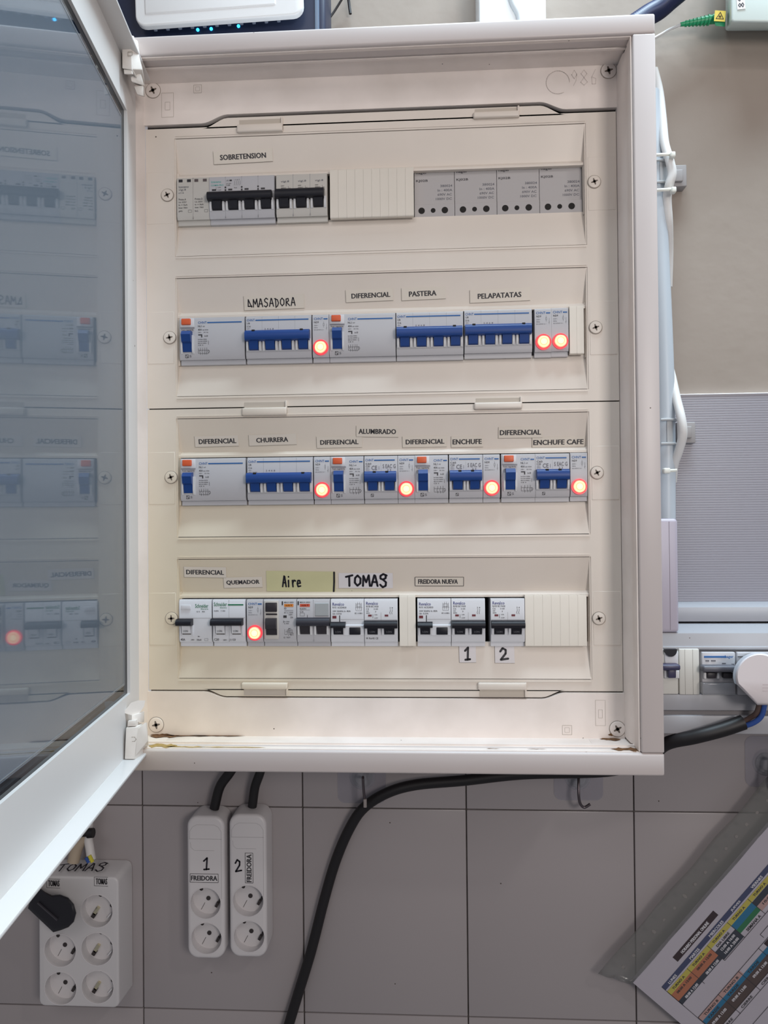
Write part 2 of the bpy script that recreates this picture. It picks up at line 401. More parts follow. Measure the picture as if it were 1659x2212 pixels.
# fascia plates with wavy edge
def seam(px0, py0, px1, py1):
    a = W(px0, py0, 0); b = W(px1, py1, 0); return (a.z+b.z)/2
zt0 = W(830, 258, 0).z; zt1 = W(830, 240.5, 0).z       # seam low / high
zb0 = W(830, 1492.5, 0).z; zb1 = W(830, 1506, 0).z
XC0, XC1 = -.2495, .2480
xa, xb, xc, xd = W(437, 265, 0).x, W(492, 250, 0).x, W(1165, 226, 0).x, W(1222, 243, 0).x
def smooth_step(x0, x1, z0, z1, n=7):
    return [(x0+(x1-x0)*t/n, z0+(z1-z0)*(3*(t/n)**2-2*(t/n)**3)) for t in range(n+1)]
g = .0022
prof_t = [(XC0-.002, zt0)]+smooth_step(xa, xb, zt0, zt1)+smooth_step(xc, xd, zt1, zt0)+[(XC1+.001, zt0)]
fy = -.0022
B().plate([(x, z+g) for x, z in prof_t]+[(XC1+.001, ZIT+.004), (XC0-.002, ZIT+.004)], fy, .004).out('fascia', LINER, enc)
xe, xf_, xg, xh = W(440, 1490, 0).x, W(490, 1503, 0).x, W(1170, 1508, 0).x, W(1220, 1494, 0).x
prof_b = [(XC0-.002, zb0)]+smooth_step(xe, xf_, zb0, zb1)+smooth_step(xg, xh, zb1, zb0)+[(XC1+.001, zb0)]
B().plate([(x, z-.0010) for x, z in prof_b]+[(XC1+.001, ZIB-.004), (XC0-.002, ZIB-.004)], fy, .004).out('fascia', LINER, enc)
def screw(c, Y, r, parent, ang=.3, cutn='screw'):
    s = B().disc(c, r, Y-.0012, Y+.001, 28, bev=.0006).out(cutn, METAL if False else LINER if parent is enc else COVER, parent)
    rr = B().ring(c, r+.0006, .0005, Y-.0003, Y+.001)
    rr.out('screw_rim', SRIM, s)
    b = B(); fr = Fr((c[0], Y-.0013, c[1])).rot(ang); L = r*.55; t = r*.13
    for k in (0, 1):
        f2 = fr.rot(k*math.pi/2); b.quad(f2.p(-L, -t*.6), f2.p(0, -t*1.5), f2.p(L, -t*.6), f2.p(L, t*.6)); b.quad(f2.p(-L, -t*.6), f2.p(L, t*.6), f2.p(0, t*1.5), f2.p(-L, t*.6))
    b.out('cross_slot', SLOT, s); return s
for (px, py, a) in ((330, 195, .4), (1315, 152, .25), (337, 1566, .2), (1334, 1575, .5)):
    p = W(px, py, fy-.001); screw((p.x, p.z), fy, .0078, enc, a, 'corner_screw')
em = B()
for (px, py, s, h) in ((427, 192, .0085, .0085), (1225, 1577, .0095, .0095)):
    em = B(); f = Fr(W(px, py, fy-.0001)); frame_rect(em, f, -s/2, s/2, -h/2, h/2, .0004); frame_rect(em, f, -s/4, s/4, -h/4, h/4, .0003); em.out('embossed_mark', M('emboss_line', (176, 166, 156), .6), enc)
for (px, py, wd, h) in ((362, 227, .013, .026), (1297, 1540, .010, .026)):
    em = B(); f = Fr(W(px, py, fy-.0001)); frame_rect(em, f, -wd/2, wd/2, -h/2, h/2, .0003); frame_rect(em, f, -wd/5, wd/5, -h/5, h/8, .0003); em.out('embossed_mark', M('emboss_line', (176, 166, 156), .6), enc)
# scribbled marker smear at the top right of the fascia
sm = B(); f = Fr(W(1205, 178, fy-.0001))
line(sm, f, [(.012*math.cos(t), .012*math.sin(t)) for t in [k*.2 for k in range(27)]], .0006)
hand(sm, f, '986', .012, .042, -.004, .012, .0005)
sm.out('scribble', M('faded_scribble', (204, 193, 187), .6), enc)

# ------------------------------------------------------------------ covers
ROWZ = [.2252, .0751, -.0751, -.2252]
RC = [z-.0029 for z in ROWZ]
OX = .2147; OH = .0238
DEP = .008
zt_, zb_ = .0655, -.0615
def slopeY(dz):
    if dz > 0: return .0006+(DEP-.0006)*(zt_-dz)/(zt_-.030) if dz > .030 else DEP
    return .0006+(DEP-.0006)*(dz-zb_)/(-.027-zb_)
zmid = (W(318, 884, 0).z+W(1340, 866, 0).z)/2
def make_cover(rows, ztop, zbot, top_poly, bot_poly, label):
    root = thing('cover_panel', label, 'panel', (0, 0, zbot))
    b = B(); m = b.bm
    ex0, ex1 = -.2180, .2170
    T = .0020
    # flat sheet around the recessed fields, as vertical posts and cross bars
    def slab(x0, x1, z0, z1): b.box(x0, x1, 0, T, z0, z1)
    slab(XC0, ex0, zbot, ztop); slab(ex1, XC1, zbot, ztop)
    edges = []
    for r in rows: edges.append((RC[r]+zt_, RC[r]+zb_))
    slab(ex0, ex1, edges[0][0], ztop); slab(ex0, ex1, edges[1][0], edges[0][1]); slab(ex0, ex1, zbot, edges[1][1])
    if top_poly: b.plate([(x, z) for x, z in top_poly], 0, T)
    if bot_poly: b.plate([(x, z) for x, z in bot_poly], 0, T)
    b.out('sheet', COVER, root)
    for r in rows:
        z = RC[r]; f = B()
        up_ = [(.0006, z+zt_-.0006), (DEP, z+.030), (.0042, z+.0262), (.0042, z+OH), (.0095, z+OH), (.0095, z+.030), (.0026, z+zt_-.0006)]
        f.prof(up_, ex0+.0004, ex1-.0004)
        lo = [(.0006, z+zb_+.0006), (DEP, z-.0270), (DEP, z-OH), (.0115, z-OH), (.0115, z-.0270), (.0026, z+zb_+.0006)]
        f.prof(lo, ex0+.0004, ex1-.0004)
        for (x0, x1) in ((ex0-.001, ex0+.0014), (ex1-.0014, ex1+.001)):
            f.prof([(T*.5, z+zt_), (DEP+.004, z+.030), (DEP+.004, z-.027), (T*.5, z+zb_)], x0, x1)
        for (x0, x1) in ((ex0, -OX), (OX, ex1)): f.box(x0, x1, DEP-.003, DEP+.003, z-.0272, z+.0302)
        f.out('label_field', COVER, root)
        lp = B()
        for (zz, s_) in ((z+zt_+.0022, 1), (z+zb_-.0020, -1)):
            lp.box(ex0+.001, ex1-.001, -.0007, .001, zz-.0004, zz+.0004)
        lp.out('bead', COVER, root)
        # shallow screw pads
        for sx in (-1, 1):
            x0, x1 = (-.2485, -.2195) if sx < 0 else (.2185, .2470)
            B().box(x0, x1, -.0003, .001, ROWZ[r]-.029, ROWZ[r]+.027, .0005, 1).out('screw_pad', COVER, root)
    return root
tp = [(x, z-g*.2) for x, z in smooth_step(xa, xb, zt0-.002, zt1)+smooth_step(xc, xd, zt1, zt0-.002)]
top_cover = make_cover((0, 1), zt0-.001, zmid+.0006, tp, None, 'upper cream cover panel holding the two upper rows of breakers')
bp_ = [(x, z+.0004) for x, z in smooth_step(xe, xf_, zb0+.001, zb1)+smooth_step(xg, xh, zb1, zb0+.001)]
low_cover = make_cover((2, 3), zmid-.0006, zb0+.0004, None, bp_[::-1], 'lower cream cover panel holding the two lower rows of breakers')
for r in range(4):
    c = top_cover if r < 2 else low_cover
    for (px, py) in (((361, 421), (1284, 392)), ((366, 729), (1287, 707)), ((369, 1031), (1290, 1021)), ((370, 1336), (1294, 1336)))[r]:
        p = W(px, py, -.0015); screw((p.x, p.z), -.0006, .0064, c, random.uniform(0, .6))
def tab(px0, px1, py0, py1, parent, up_=True):
    a = W(px0, py0, -.002); c = W(px1, py1, -.002)
    x0, x1, z1, z0 = a.x, c.x, a.z, c.z; b = B(); h = z1-z0
    if up_:   # pull lip bulging forward at the lower half, pocket above
        b.box(x0, x1, -.0045, .001, z0, z0+h*.55, .0018, 3); b.box(x1-.002, x1, -.0030, .001, z0, z1, .0008)
    else:
        b.box(x0, x1, -.0045, .001, z1-h*.5, z1, .0018, 3); b.box(x1-.002, x1, -.0030, .001, z0, z1, .0008)
    b.out('finger_tab', COVER, parent)
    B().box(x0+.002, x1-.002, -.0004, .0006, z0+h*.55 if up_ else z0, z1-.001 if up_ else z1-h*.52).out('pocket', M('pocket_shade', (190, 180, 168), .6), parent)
tab(512, 611, 256, 284, top_cover); tab(1022, 1122, 232, 253, top_cover)
tab(523, 620, 867, 897, low_cover); tab(1024, 1128, 858, 883, top_cover)
tab(522, 622, 1474, 1503, low_cover, False); tab(1032, 1138, 1474, 1506, low_cover, False)

def on_field(px, py, r, proud=.0004):
    """frame lying on the sloping label field of row r under pixel px,py"""
    Y = .004
    for _ in range(6):
        p = W(px, py, Y); Y = slopeY(p.z-RC[r])
    p = W(px, py, Y-proud); dz = p.z-RC[r]
    if dz > 0: a = math.atan((DEP-.0006)/(zt_-.030)); ey = (0, -math.sin(a), math.cos(a))
    else: a = math.atan((DEP-.0006)/(-.027-zb_)); ey = (0, math.sin(a), math.cos(a))
    return Fr(p, (1, 0, 0), ey)
PXM = .000486
def sticker(cx, cy, wpx, hpx, r, rot=0, body=None, tw_=None, th=None, dx=0, mat=None, border=False, hand_=None, hw=.0012, edge=True, dy=0, bold=.04):
    par = top_cover if r < 2 else low_cover
    fr = on_field(cx, cy, r).rot(math.radians(rot)); W_, H_ = wpx*PXM, hpx*PXM
    b = B()
    P4 = [(-W_/2, -H_/2), (W_/2, -H_/2), (W_/2, H_/2), (-W_/2, H_/2)]
    b.hexa([fr.p(x, y, .0003) for x, y in P4], [fr.p(x, y, 0) for x, y in P4])
    s = b.out('label_sticker', mat or PAPER, par)
    s['label'] = ('hand-written label reading ' if hand_ else 'printed label reading ')+(body or hand_)
    t = B(); f0 = fr; fr = Fr(fr.p(0, 0, .0004), fr.x, fr.y)
    if body: text(t, fr, body, dx*PXM-tw_*PXM/2, dx*PXM+tw_*PXM/2, dy*PXM-th*PXM/2, dy*PXM+th*PXM/2, bold, z=.0001)
    if hand_ in ('AMASADORA',):
        hand(t, fr, 'aMASADORA', dx*PXM-tw_*PXM/2, dx*PXM+tw_*PXM/2, dy*PXM-th*PXM/2, dy*PXM+th*PXM/2, hw)
    elif hand_ == 'TOMAS':
        hand(t, fr, 'TOMAZ', dx*PXM-tw_*PXM/2, dx*PXM+tw_*PXM/2, dy*PXM-th*PXM/2, dy*PXM+th*PXM/2, hw)
    elif hand_: hand(t, fr, hand_, dx*PXM-tw_*PXM/2, dx*PXM+tw_*PXM/2, dy*PXM-th*PXM/2, dy*PXM+th*PXM/2, hw)
    t.out('lettering', MARKER if hand_ else INK, s)
    if border or edge:
        e = B(); wd = .0005 if border else .00022
        if border: frame_rect(e, fr, -W_/2+.0003, W_/2-.0003, -H_/2+.0003, H_/2-.0003, wd, z=.0001)
        else: line(e, fr, [(-W_/2, H_/2), (-W_/2, -H_/2), (W_/2, -H_/2)], wd, z=.0001, dots=False)
        e.out('edge_line', INK if border else M('tape_edge', (128, 120, 110), .7), s)
    return s
sticker(525, 338, 132, 27, 0, 1.0, 'SOBRETENSION', 103, 11)
sticker(592, 653, 134, 30, 1, .8, None, 108, 17, dx=-5, hand_='AMASADORA', hw=.0011)
sticker(798, 638, 104, 26, 1, 1.2, 'DIFERENCIAL', 85, 10.5, dx=3)
sticker(915, 634, 96, 26, 1, 1.2, 'PASTERA', 60, 11, dx=-2)
sticker(1080, 638, 130, 27, 1, 1.2, 'PELAPATATAS', 94, 11, dx=-1)
sticker(468, 953, 98, 24, 2, .8, 'DIFERENCIAL', 84, 11, dx=2)
sticker(589, 950, 106, 24, 2, 1.0, 'CHURRERA', 71, 10.5, dx=-1)
sticker(733, 955, 100, 25, 2, .2, 'DIFERENCIAL', 84, 10.5)
sticker(815, 932, 92, 24, 2, -1.4, 'ALUMBRADO', 82, 11)
sticker(917, 954, 96, 24, 2, .3, 'DIFERENCIAL', 84, 10.5, dx=1)
sticker(1009, 954, 69, 24, 2, .3, 'ENCHUFE', 63, 11)
sticker(1124, 934, 94, 24, 2, 0, 'DIFERENCIAL', 88, 11, mat=PAPER)
sticker(1206, 955, 112, 22, 2, .3, 'ENCHUFE CAFE', 107, 11, dx=0)
sticker(443, 1236, 94, 24, 3, -1.2, 'DIFERENCIAL', 84, 10.5)
sticker(525, 1258, 86, 24, 3, 1.2, 'QUEMADOR', 74, 11)
sy = sticker(650, 1256, 152, 46, 3, -1, None, 42, 24, dx=-20, mat=PAPERY, hand_='Aire', hw=.0017, edge=False)
t = B(); fr = on_field(721, 1257, 3, .0009); line(t, fr, [(0.0007, .0105), (.0004, 0), (-.0004, -.0105)], .0019); t.out('pen_stroke', MARKER, low_cover)
sticker(760, 1276, 132, 8, 3, -.5, ' .', 2, 1, mat=M('yellowed_tape', (214, 208, 184), .5), edge=False)['label'] = 'strip of yellowed tape'
sticker(790, 1254, 118, 34, 3, -.4, None, 92, 24, dx=2, mat=PAPERW, hand_='TOMAS', hw=.0022, edge=False)
sticker(949, 1256, 106, 21, 3, -.3, 'FREIDORA NUEVA', 86, 10.5, dx=-3, border=True, mat=PAPER)
sticker(1010, 1412, 36, 38, 3, .5, None, 15, 27, hand_='1', hw=.0022, mat=PAPERW)
sticker(1090, 1413, 42, 38, 3, -.5, None, 22, 25, hand_='2', hw=.0022, dx=-1, mat=PAPERW)

# ------------------------------------------------------------------ DIN devices (all sizes in mm inside the builders)
k_ = .001
ROWPY = [lambda x: 431-(x-382)*21/880., lambda x: 735-(x-386)*17/880., lambda x: 1035-(x-388)*13/880., lambda x: 1337-(x-386)*6/885.]
YF = -.0015
def dx_(px, row, Y=YF): return W(px, ROWPY[row](px), Y).x
class D:
    """device builder; local mm coordinates: x from left edge, z from bottom edge, y 0 = face"""
    def __init__(s, name, label, px, row, nmod, cat='breaker', dz=0, w_=None, yf=YF, group=None):
        s.x0 = dx_(px, row, yf); s.z0 = RC[row]-.0225+dz*k_; s.w = w_ or nmod*17.55; s.yf = yf
        s.root = thing(name, label, cat, (s.x0, yf, s.z0), group)
        s.fr = Fr((s.x0, yf, s.z0))
    def box(s, b, x0, x1, y0, y1, z0, z1, bev=0, seg=2):
        b.box(s.x0+x0*k_, s.x0+x1*k_, s.yf+y0*k_, s.yf+y1*k_, s.z0+z0*k_, s.z0+z1*k_, bev*k_, seg); return b
    def prof(s, b, pts, x0, x1):
        b.prof([(s.yf+y*k_, s.z0+z*k_) for y, z in pts], s.x0+x0*k_, s.x0+x1*k_); return b
    def body(s, mat, x0=.15, x1=None, top=45, name='body'):
        x1 = (s.w-.15) if x1 is None else x1
        b = B(); s.prof(b, [(1.6, 0), (.0, 3.6), (0, 42.8), (1.3, top), (40, top), (40, -5), (4.5, -5), (4.5, 0)], x0, x1)
        return b.out(name, mat, s.root)
    def joints(s, n, mat=SEAM, wd=.35, z0=0.5, z1=44.5):
        b = B()
        for i in range(1, n): s.box(b, i*s.w/n-wd/2, i*s.w/n+wd/2, -.06, 1, z0, z1)
        b.out('seam', mat, s.root)
    def txt(s, items, mat, name='printing'):
        b = B()
        for (t, x0, x1, z0, z1) in items: text(b, s.fr, t, x0*k_, x1*k_, z0*k_, z1*k_, .015, z=.00015)
        return b.out(name, mat, s.root)
    def marks(s, mat, rects=(), lines=(), frames=(), name='marking', wd=.25):
        b = B()
        for (x0, x1, z0, z1) in rects: rect(b, s.fr, x0*k_, x1*k_, z0*k_, z1*k_, z=.00015)
        for pts in lines: line(b, s.fr, [(x*k_, z*k_) for x, z in pts], wd*k_, .00015, False)
        for (x0, x1, z0, z1) in frames: frame_rect(b, s.fr, x0*k_, x1*k_, z0*k_, z1*k_, wd*k_, .00015)
        return b.out(name, mat, s.root)
    def bar(s, mat, x0, x1, z0=17.5, z1=28.5, out_=9, notch=()):
        b = B(); h = z1-z0
        s.prof(b, [(1, z0), (-out_+2.5, z0), (-out_+.8, z0+.7), (-out_, z0+2.4), (-out_, z1-3.4), (-out_+1.4, z1-1.2), (-out_+3.4, z1), (1, z1)], x0, x1)
        o = b.out('toggle_bar', mat, s.root)
        if notch:
            n = B()
            for x in notch: s.box(n, x-1.6, x+1.6, -out_+.9, -out_+4, z1-1.6, z1+.15, .2, 1)
            n.out('notch', DARK, o)
        return o
    def toggle(s, mat, xc, wd, z0=8.5, z1=20, out_=5.5, ion=None, ionmat=None):
        b = B(); s.prof(b, [(1, z0), (-.8, z0), (-2.6, z0+.9), (-out_, z1), (1, z1)], xc-wd/2, xc+wd/2)
        o = b.out('toggle', mat, s.root)
        if ion:
            t = B(); a = math.atan((out_-2.6)/(z1-z0-.9)); f2 = Fr(s.fr.p((xc-wd*.28)*k_, (z0+2.4)*k_, .0036), (1, 0, 0), (0, -math.sin(a), math.cos(a)))
            text(t, f2, 'I.ON', 0, wd*.56*k_, 0, .0021, .01, z=.0004); t.out('lettering', ionmat, o)
        return o
    def cheeks(s, xs_, z0=7.8, z1=19.5, out_=2.6, wd=2.2, mat=CHEEK):
        b = B()
        for x in xs_: s.prof(b, [(1, z0), (-.8, z0), (-out_*.8, z0+2), (-out_, z0+5), (-out_, z1), (1, z1)], x-wd/2, x+wd/2)
        return b.out('toggle_guard', mat, s.root)
    def well(s, x0, x1, z0=8, z1=19, mat=None):
        b = B(); s.box(b, x0, x1, -.12, .5, z0, z1); return b.out('toggle_well', mat or M('well_grey', (120, 118, 118), .6), s.root)

def chnt(d, x, y, w_, line_to, h=2.5):
    d.txt([('CHNT', x, x+w_, y, y+h)], INKB, 'lettering')
    d.marks(INKB, rects=[(x+w_+.6, line_to, y+.4, y+1.7)], name='stripe')
def lamp_dev(px, row, label, dz=0, px2=None):
    d = D('indicator_lamp_module', label, px, row, 1, 'indicator lamp', dz, group='red pilot lamp modules')
    d.body(DEV)
    chnt(d, 1.6, 39.2, 9.6, 16.2)
    d.txt([('ND9', 1.8, 6.8, 35.8, 37.8)], INK)
    d.txt([('230V~', 1.8, 6.4, 32.9, 34), ('50Hz', 1.8, 5.6, 30.6, 31.7), ('IEC60947-5-1', 1.8, 11.8, 28.3, 29.3)], INKL, 'small_printing')
    d.marks(INKL, lines=[[(12, 37.5), (12, 35.5)], [(12, 33), (12, 31)], [(15, 35), (15, 28.5)], [(14.2, 30), (15.6, 31)]], frames=[(11.4, 12.6, 33, 35.4)])
    # bezel glowing red to stand in for the lamp's halo + domed lens
    cx, cz = d.x0+8.8*k_, d.z0+10.0*k_
    B().ring((cx, cz), .0081, .0009, YF-.0016, YF+.0005, 32).out('bezel', M('bezel_halo_red', (220, 60, 66), .3, emit=(255, 60, 80), estr=.7), d.root)
    b = B(); n = 28; rings = []
    for (f, y) in ((1, .0), (.97, -.0016), (.86, -.0030), (.66, -.0038), (.34, -.0042)):
        R = .0073*f; L = []
        for q in range(n):
            a = q*2*math.pi/n; c, s_ = math.cos(a), math.sin(a); kk = 1/((abs(c)**3.2+abs(s_)**3.2)**(1/3.2))*.93
            L.append(b.bm.verts.new((cx+R*c*kk, YF+y, cz+R*s_*kk)))
        rings.append(L)
    for i in range(len(rings)-1):
        for q in range(n): b.bm.faces.new([rings[i][q], rings[i][(q+1) % n], rings[i+1][(q+1) % n], rings[i+1][q]])
    b.bm.faces.new(rings[-1]); b.out('lens', LAMP, d.root)
    return d.root
def rcd(px, row, nm, label, dz=0):
    d = D('residual_current_breaker', label, px, row, nm, 'breaker', dz, group='light grey residual current breakers with blue toggle')
    d.body(DEV)
    b = B(); d.box(b, 1.2, 16.2 if nm == 4 else 15.6, -1.0, .6, 34.6, 44.2, .6); b.out('button_frame', DEVW, d.root)
    b = B(); d.box(b, 1.0, 16.4, -1.3, .6, 33.6, 34.9, .3); b.out('button_ledge', M('ledge_grey', (150, 150, 156), .5), d.root)
    b = B(); d.box(b, 2.8, 12.6, -3.4, .6, 36.8, 43.4, .8, 3); b.out('test_button', ORANGE, d.root)
    d.txt([('Test regularly', 1.6, 15.2, 30.8, 32.6)], INK, 'printing')
    # toggle with curved top in white cheeks
    d.cheeks((2.9, 15.0), 6.2, 25.5, 3.0, 1.9)
    b = B(); d.prof(b, [(.6, 8.2), (-1.2, 8.2), (-3.4, 16.8), (-6.6, 18.2), (-8.6, 25.5), (-6.2, 29.4), (-2.2, 30), (.6, 30)], 4.0, 13.9)
    b.out('toggle', BLUE, d.root)
    d.txt([('0-OFF', 6.8, 11.6, 26.6, 27.2)], INK, 'toggle_printing')
    x = 20 if nm == 4 else 20
    x1 = (nm*17.55-3) if nm == 4 else nm*17.55-1.2
    chnt(d, x, 38.2, 9.4, x1)
    d.txt([('NL1', x, x+4.2, 34.6, 36.6), ('-63', x+4.8, x+7.4, 34.9, 36), ('40A', x, x+4.2, 30.9, 32.9), ('Idn 0.03A', x+4.8, x+11.2, 31, 32.2), ('230V~', x, x+4, 28.4, 29.4), ('50 Hz', x+6, x+11.2, 28.4, 29.4)], INK)
    d.marks(INK, rects=[(x+.2, x+4.6, 25.8, 26.9), (x+3.4, x+4.6, 23.6, 25.8)])
    d.txt([('Im 630', x+7, x+10.6, 24.2, 26), ('Im=Idm=500A', x, x+9.6, 21, 22.1), ('Inc=Idc=6000A', x, x+10, 18.9, 20), ('IEC61008-1', x, x+9.6, 16.8, 17.9), ('CE S', x, x+5.6, 14.8, 15.8)], INK)
    L = [[(x+a, 12.6), (x+a, 10.2), (x+a-.9, 8.4), (x+a, 6.8), (x+a, 5)] for a in ((2.6, 5, 7.4, 9.4) if nm == 4 else (4, 7, 9.6))]
    L += [[(x+.4, 12), (x+.4, 6.4), (x+11.4, 6.4), (x+11.4, 8)], [(x+.4, 10), (x+11.8, 10)]]
    d.marks(INK, lines=L+[[(x+11.2, 19.8), (x+11.2, 15.8)]], frames=[(x+10.3, x+12.2, 7.6, 9.4)], name='circuit_diagram', wd=.32)
    d.marks(INK, frames=[(6.4, 9.4, 2.2, 5.4)], lines=[[(6.6, 5.2), (9.2, 2.4)]], wd=.45)
    d.txt([('S', 10.6, 12.8, 2.6, 5)], INKL, 'small_printing')
    return d.root
def mcb_blue(px, row, np_, label, dz=0):
    d = D('circuit_breaker', label, px, row, np_, 'breaker', dz, group='grey circuit breakers with blue toggle bar')
    d.body(DEV); p = d.w/np_
    b = B(); d.prof(b, [(.4, 20), (-.5, 22), (-.5, 41), (.4, 43)], .3, d.w-.3)
    chnt(d, 1.2, 39.4, 8.6, d.w-3)
    if np_ == 4:
        d.txt([('UB', 1.4, 4.6, 36.4, 38.2), ('C16' if dz == 0 else 'D16', 1.4, 5.2, 33, 35)], INK)
        d.txt([('400V~', 1.4, 5, 31, 32), ('6000A 3 GB10963', 1.4, 10.8, 29, 30), ('2 4 6 8', 20, 30, 30.2, 31.8)], INKL, 'small_printing')
        d.cheeks([p*i+e for i in range(4) for e in (2.0, p-2.0)])
        d.joints(4, M('seam_soft', (150, 150, 154), .6), .2, 29, 44)
    else:
        d.txt([('C60', 1.4, 7.4, 35.8, 37.8), ('C20', 1.4, 5.8, 33.2, 35.2)], INK)
        d.txt([('230V~', 1.4, 5.8, 31.4, 32.4), ('6000A', 1.4, 5.8, 29.8, 30.8)], INKL, 'small_printing')
        d.txt([('CE', 7.6, 13.6, 30.2, 34.8), ('I', 15.2, 15.6, 30.4, 34.2), ('S EAC G', 19.4, 33, 32, 36.2), ('2 2', 24, 28.4, 29.2, 31.2)], INKL, 'approval_mark')
        d.cheeks([p*i+e for i in range(2) for e in (1.6, p-1.6)])
        d.joints(2, M('seam_soft', (150, 150, 154), .6), .2, 29, 38)
        d.marks(INK, frames=[(7, 9.6, 2.4, 5)], lines=[[(7.2, 4.8), (9.4, 2.6)]], wd=.4)
    d.marks(M('seam_soft', (150, 150, 154), .6), rects=[(0, d.w, 6.6, 7.0)], name='seam')
    for i in range(np_): d.toggle(BLUE, p*(i+.5)+.2, 9.6)
    d.bar(BLUE, .6, d.w-1.4, notch=(6.5, 17) if np_ == 2 and False else ((9.6, d.w-9.6) if np_ == 4 else (11, 24)))
    return d.root

# ---- row 1
d = D('surge_arrester', 'grey two-pole surge arrester at the left end of the top row', 382, 0, 2, 'surge arrester'); d.body(DEVB)
d.joints(2, M('seam_soft2', (140, 132, 130), .6), .3)
d.marks(BLACKB, rects=[(2.2, 6.4, 40, 43), (11.2, 15.4, 40, 43)], name='status_window'); d.marks(M('window_dusk', (86, 74, 74), .5), rects=[(19.2, 23.4, 40, 43), (28.4, 32.6, 40, 43)], name='status_window')
d.txt([('toscano', 2, 13, 33.8, 36), ('vigi.8', 2, 10, 30.4, 33), ('c115', 2, 7.6, 27.6, 29.6)], INKL, 'lettering')
d.txt([('Protec.A', 2, 10, 20.6, 22.6), ('Uc 255V', 2, 10.6, 17.8, 19.4), ('In = 5kA', 2, 11.6, 14.8, 16.4), ('Imax 10kA', 2, 11.6, 11.8, 13.4), ('gWN', 2, 6, 7.8, 9.8), ('Protec.D', 19.6, 28, 20.6, 22.6), ('Uc 255V', 19.6, 28, 17.8, 19.4), ('In = 5kA', 19.6, 29, 14.8, 16.4), ('Imax 10kA', 19.6, 29, 11.8, 13.4), ('N-G', 19.6, 23, 7.8, 9.8)], INK)
d.marks(INK, frames=[(12.4, 16, 7.4, 10), (30, 33.4, 7.4, 10)])
d = D('circuit_breaker', 'grey four-pole breaker with black bar and teal print, left of the three-pole one', 452, 0, 4, group='grey breakers with black toggle bar'); d.body(DEV); p = d.w/4
d.joints(4, M('seam_soft', (150, 150, 154), .6), .25)
d.txt([('toscano', 2, 13, 38, 40.2), ('COMBI-PRO', 2, 15.6, 34.6, 36.4)], INKT, 'lettering')
d.txt([('LTE', 18.6, 21, 39.4, 40.8), ('In= 5kA', 18.6, 24, 36.6, 37.6), ('F-230', 18.6, 22.6, 34.4, 36), ('1 3 5 7', 27, 33, 40.2, 41.2), ('I-ON', 9, 12.6, 32.6, 33.6), ('0-OFF', 9, 13, 29.8, 30.8), ('Ics', 27, 30, 31.8, 33)], INK)
d.marks(INK, lines=[[(27.5+a, 39.6), (27.5+a, 36.2), (26.8+a, 34.8)] for a in (0, 2, 4, 6)]+[[(7.6, 33.6), (7.6, 30)]], rects=[(22, 24.6, 39.4, 41)], name='circuit_diagram')
d.marks(BLACKB, rects=[(p*i+3, p*i+7.4, 29.6, 31.4) for i in range(4)]+[(p*i-.8, p*i+.9, a, a+1.8) for i in (1, 2, 3) for a in (32, 29.2)], name='status_window')
d.marks(BLACKB, rects=[(.4, d.w-.4, 27.4, 27.8)], name='seam')
d.cheeks([p*i+e for i in range(4) for e in (2.0, p-1.9)], mat=CHEEK)
for i in range(4): d.toggle(BLACKT, p*(i+.5)+.1, 9.8)
d.bar(BLACKT, -.4, d.w-2.2, 17.2, 26.5)
d = D('circuit_breaker', 'grey three-pole breaker with black bar beside the blank strip of the top row', 596.5, 0, 3, w_=54.5, group='grey breakers with black toggle bar'); d.body(DEVB); p = d.w/3
d.joints(3, M('seam_soft', (150, 150, 154), .6), .35)
d.txt([('vigi.8', p*i+5.2, p*i+14, 35.6, 38.2) for i in range(3)], INKL, 'lettering')
d.txt([('230V', p*i+5.2, p*i+8.8, 31.8, 33) for i in range(3)]+[('6000A/3', p*i+5.2, p*i+10.8, 29.6, 30.8) for i in range(3)], INK)
d.marks(INK, lines=[[(p*i+13, 32), (p*i+13, 29), (p*i+12, 27), (p*i+12, 25)] for i in range(3)], frames=[(p*i+13.5, p*i+15.2, 26.5, 30) for i in range(3)], name='circuit_diagram')
d.cheeks([p*i+e for i in range(3) for e in (1.9, p-2.2)])
for i in range(3): d.toggle(BLACKT, p*(i+.5)-.2, 10)
d.bar(BLACKT, .2, d.w-3, 17.4, 27.2)
YK = .0100; xk = [895, 982, 1073, 1165, 1257]
TB = M('terminal_grey', (176, 172, 172), .45)
TL = ['leftmost', 'second', 'third', 'rightmost']
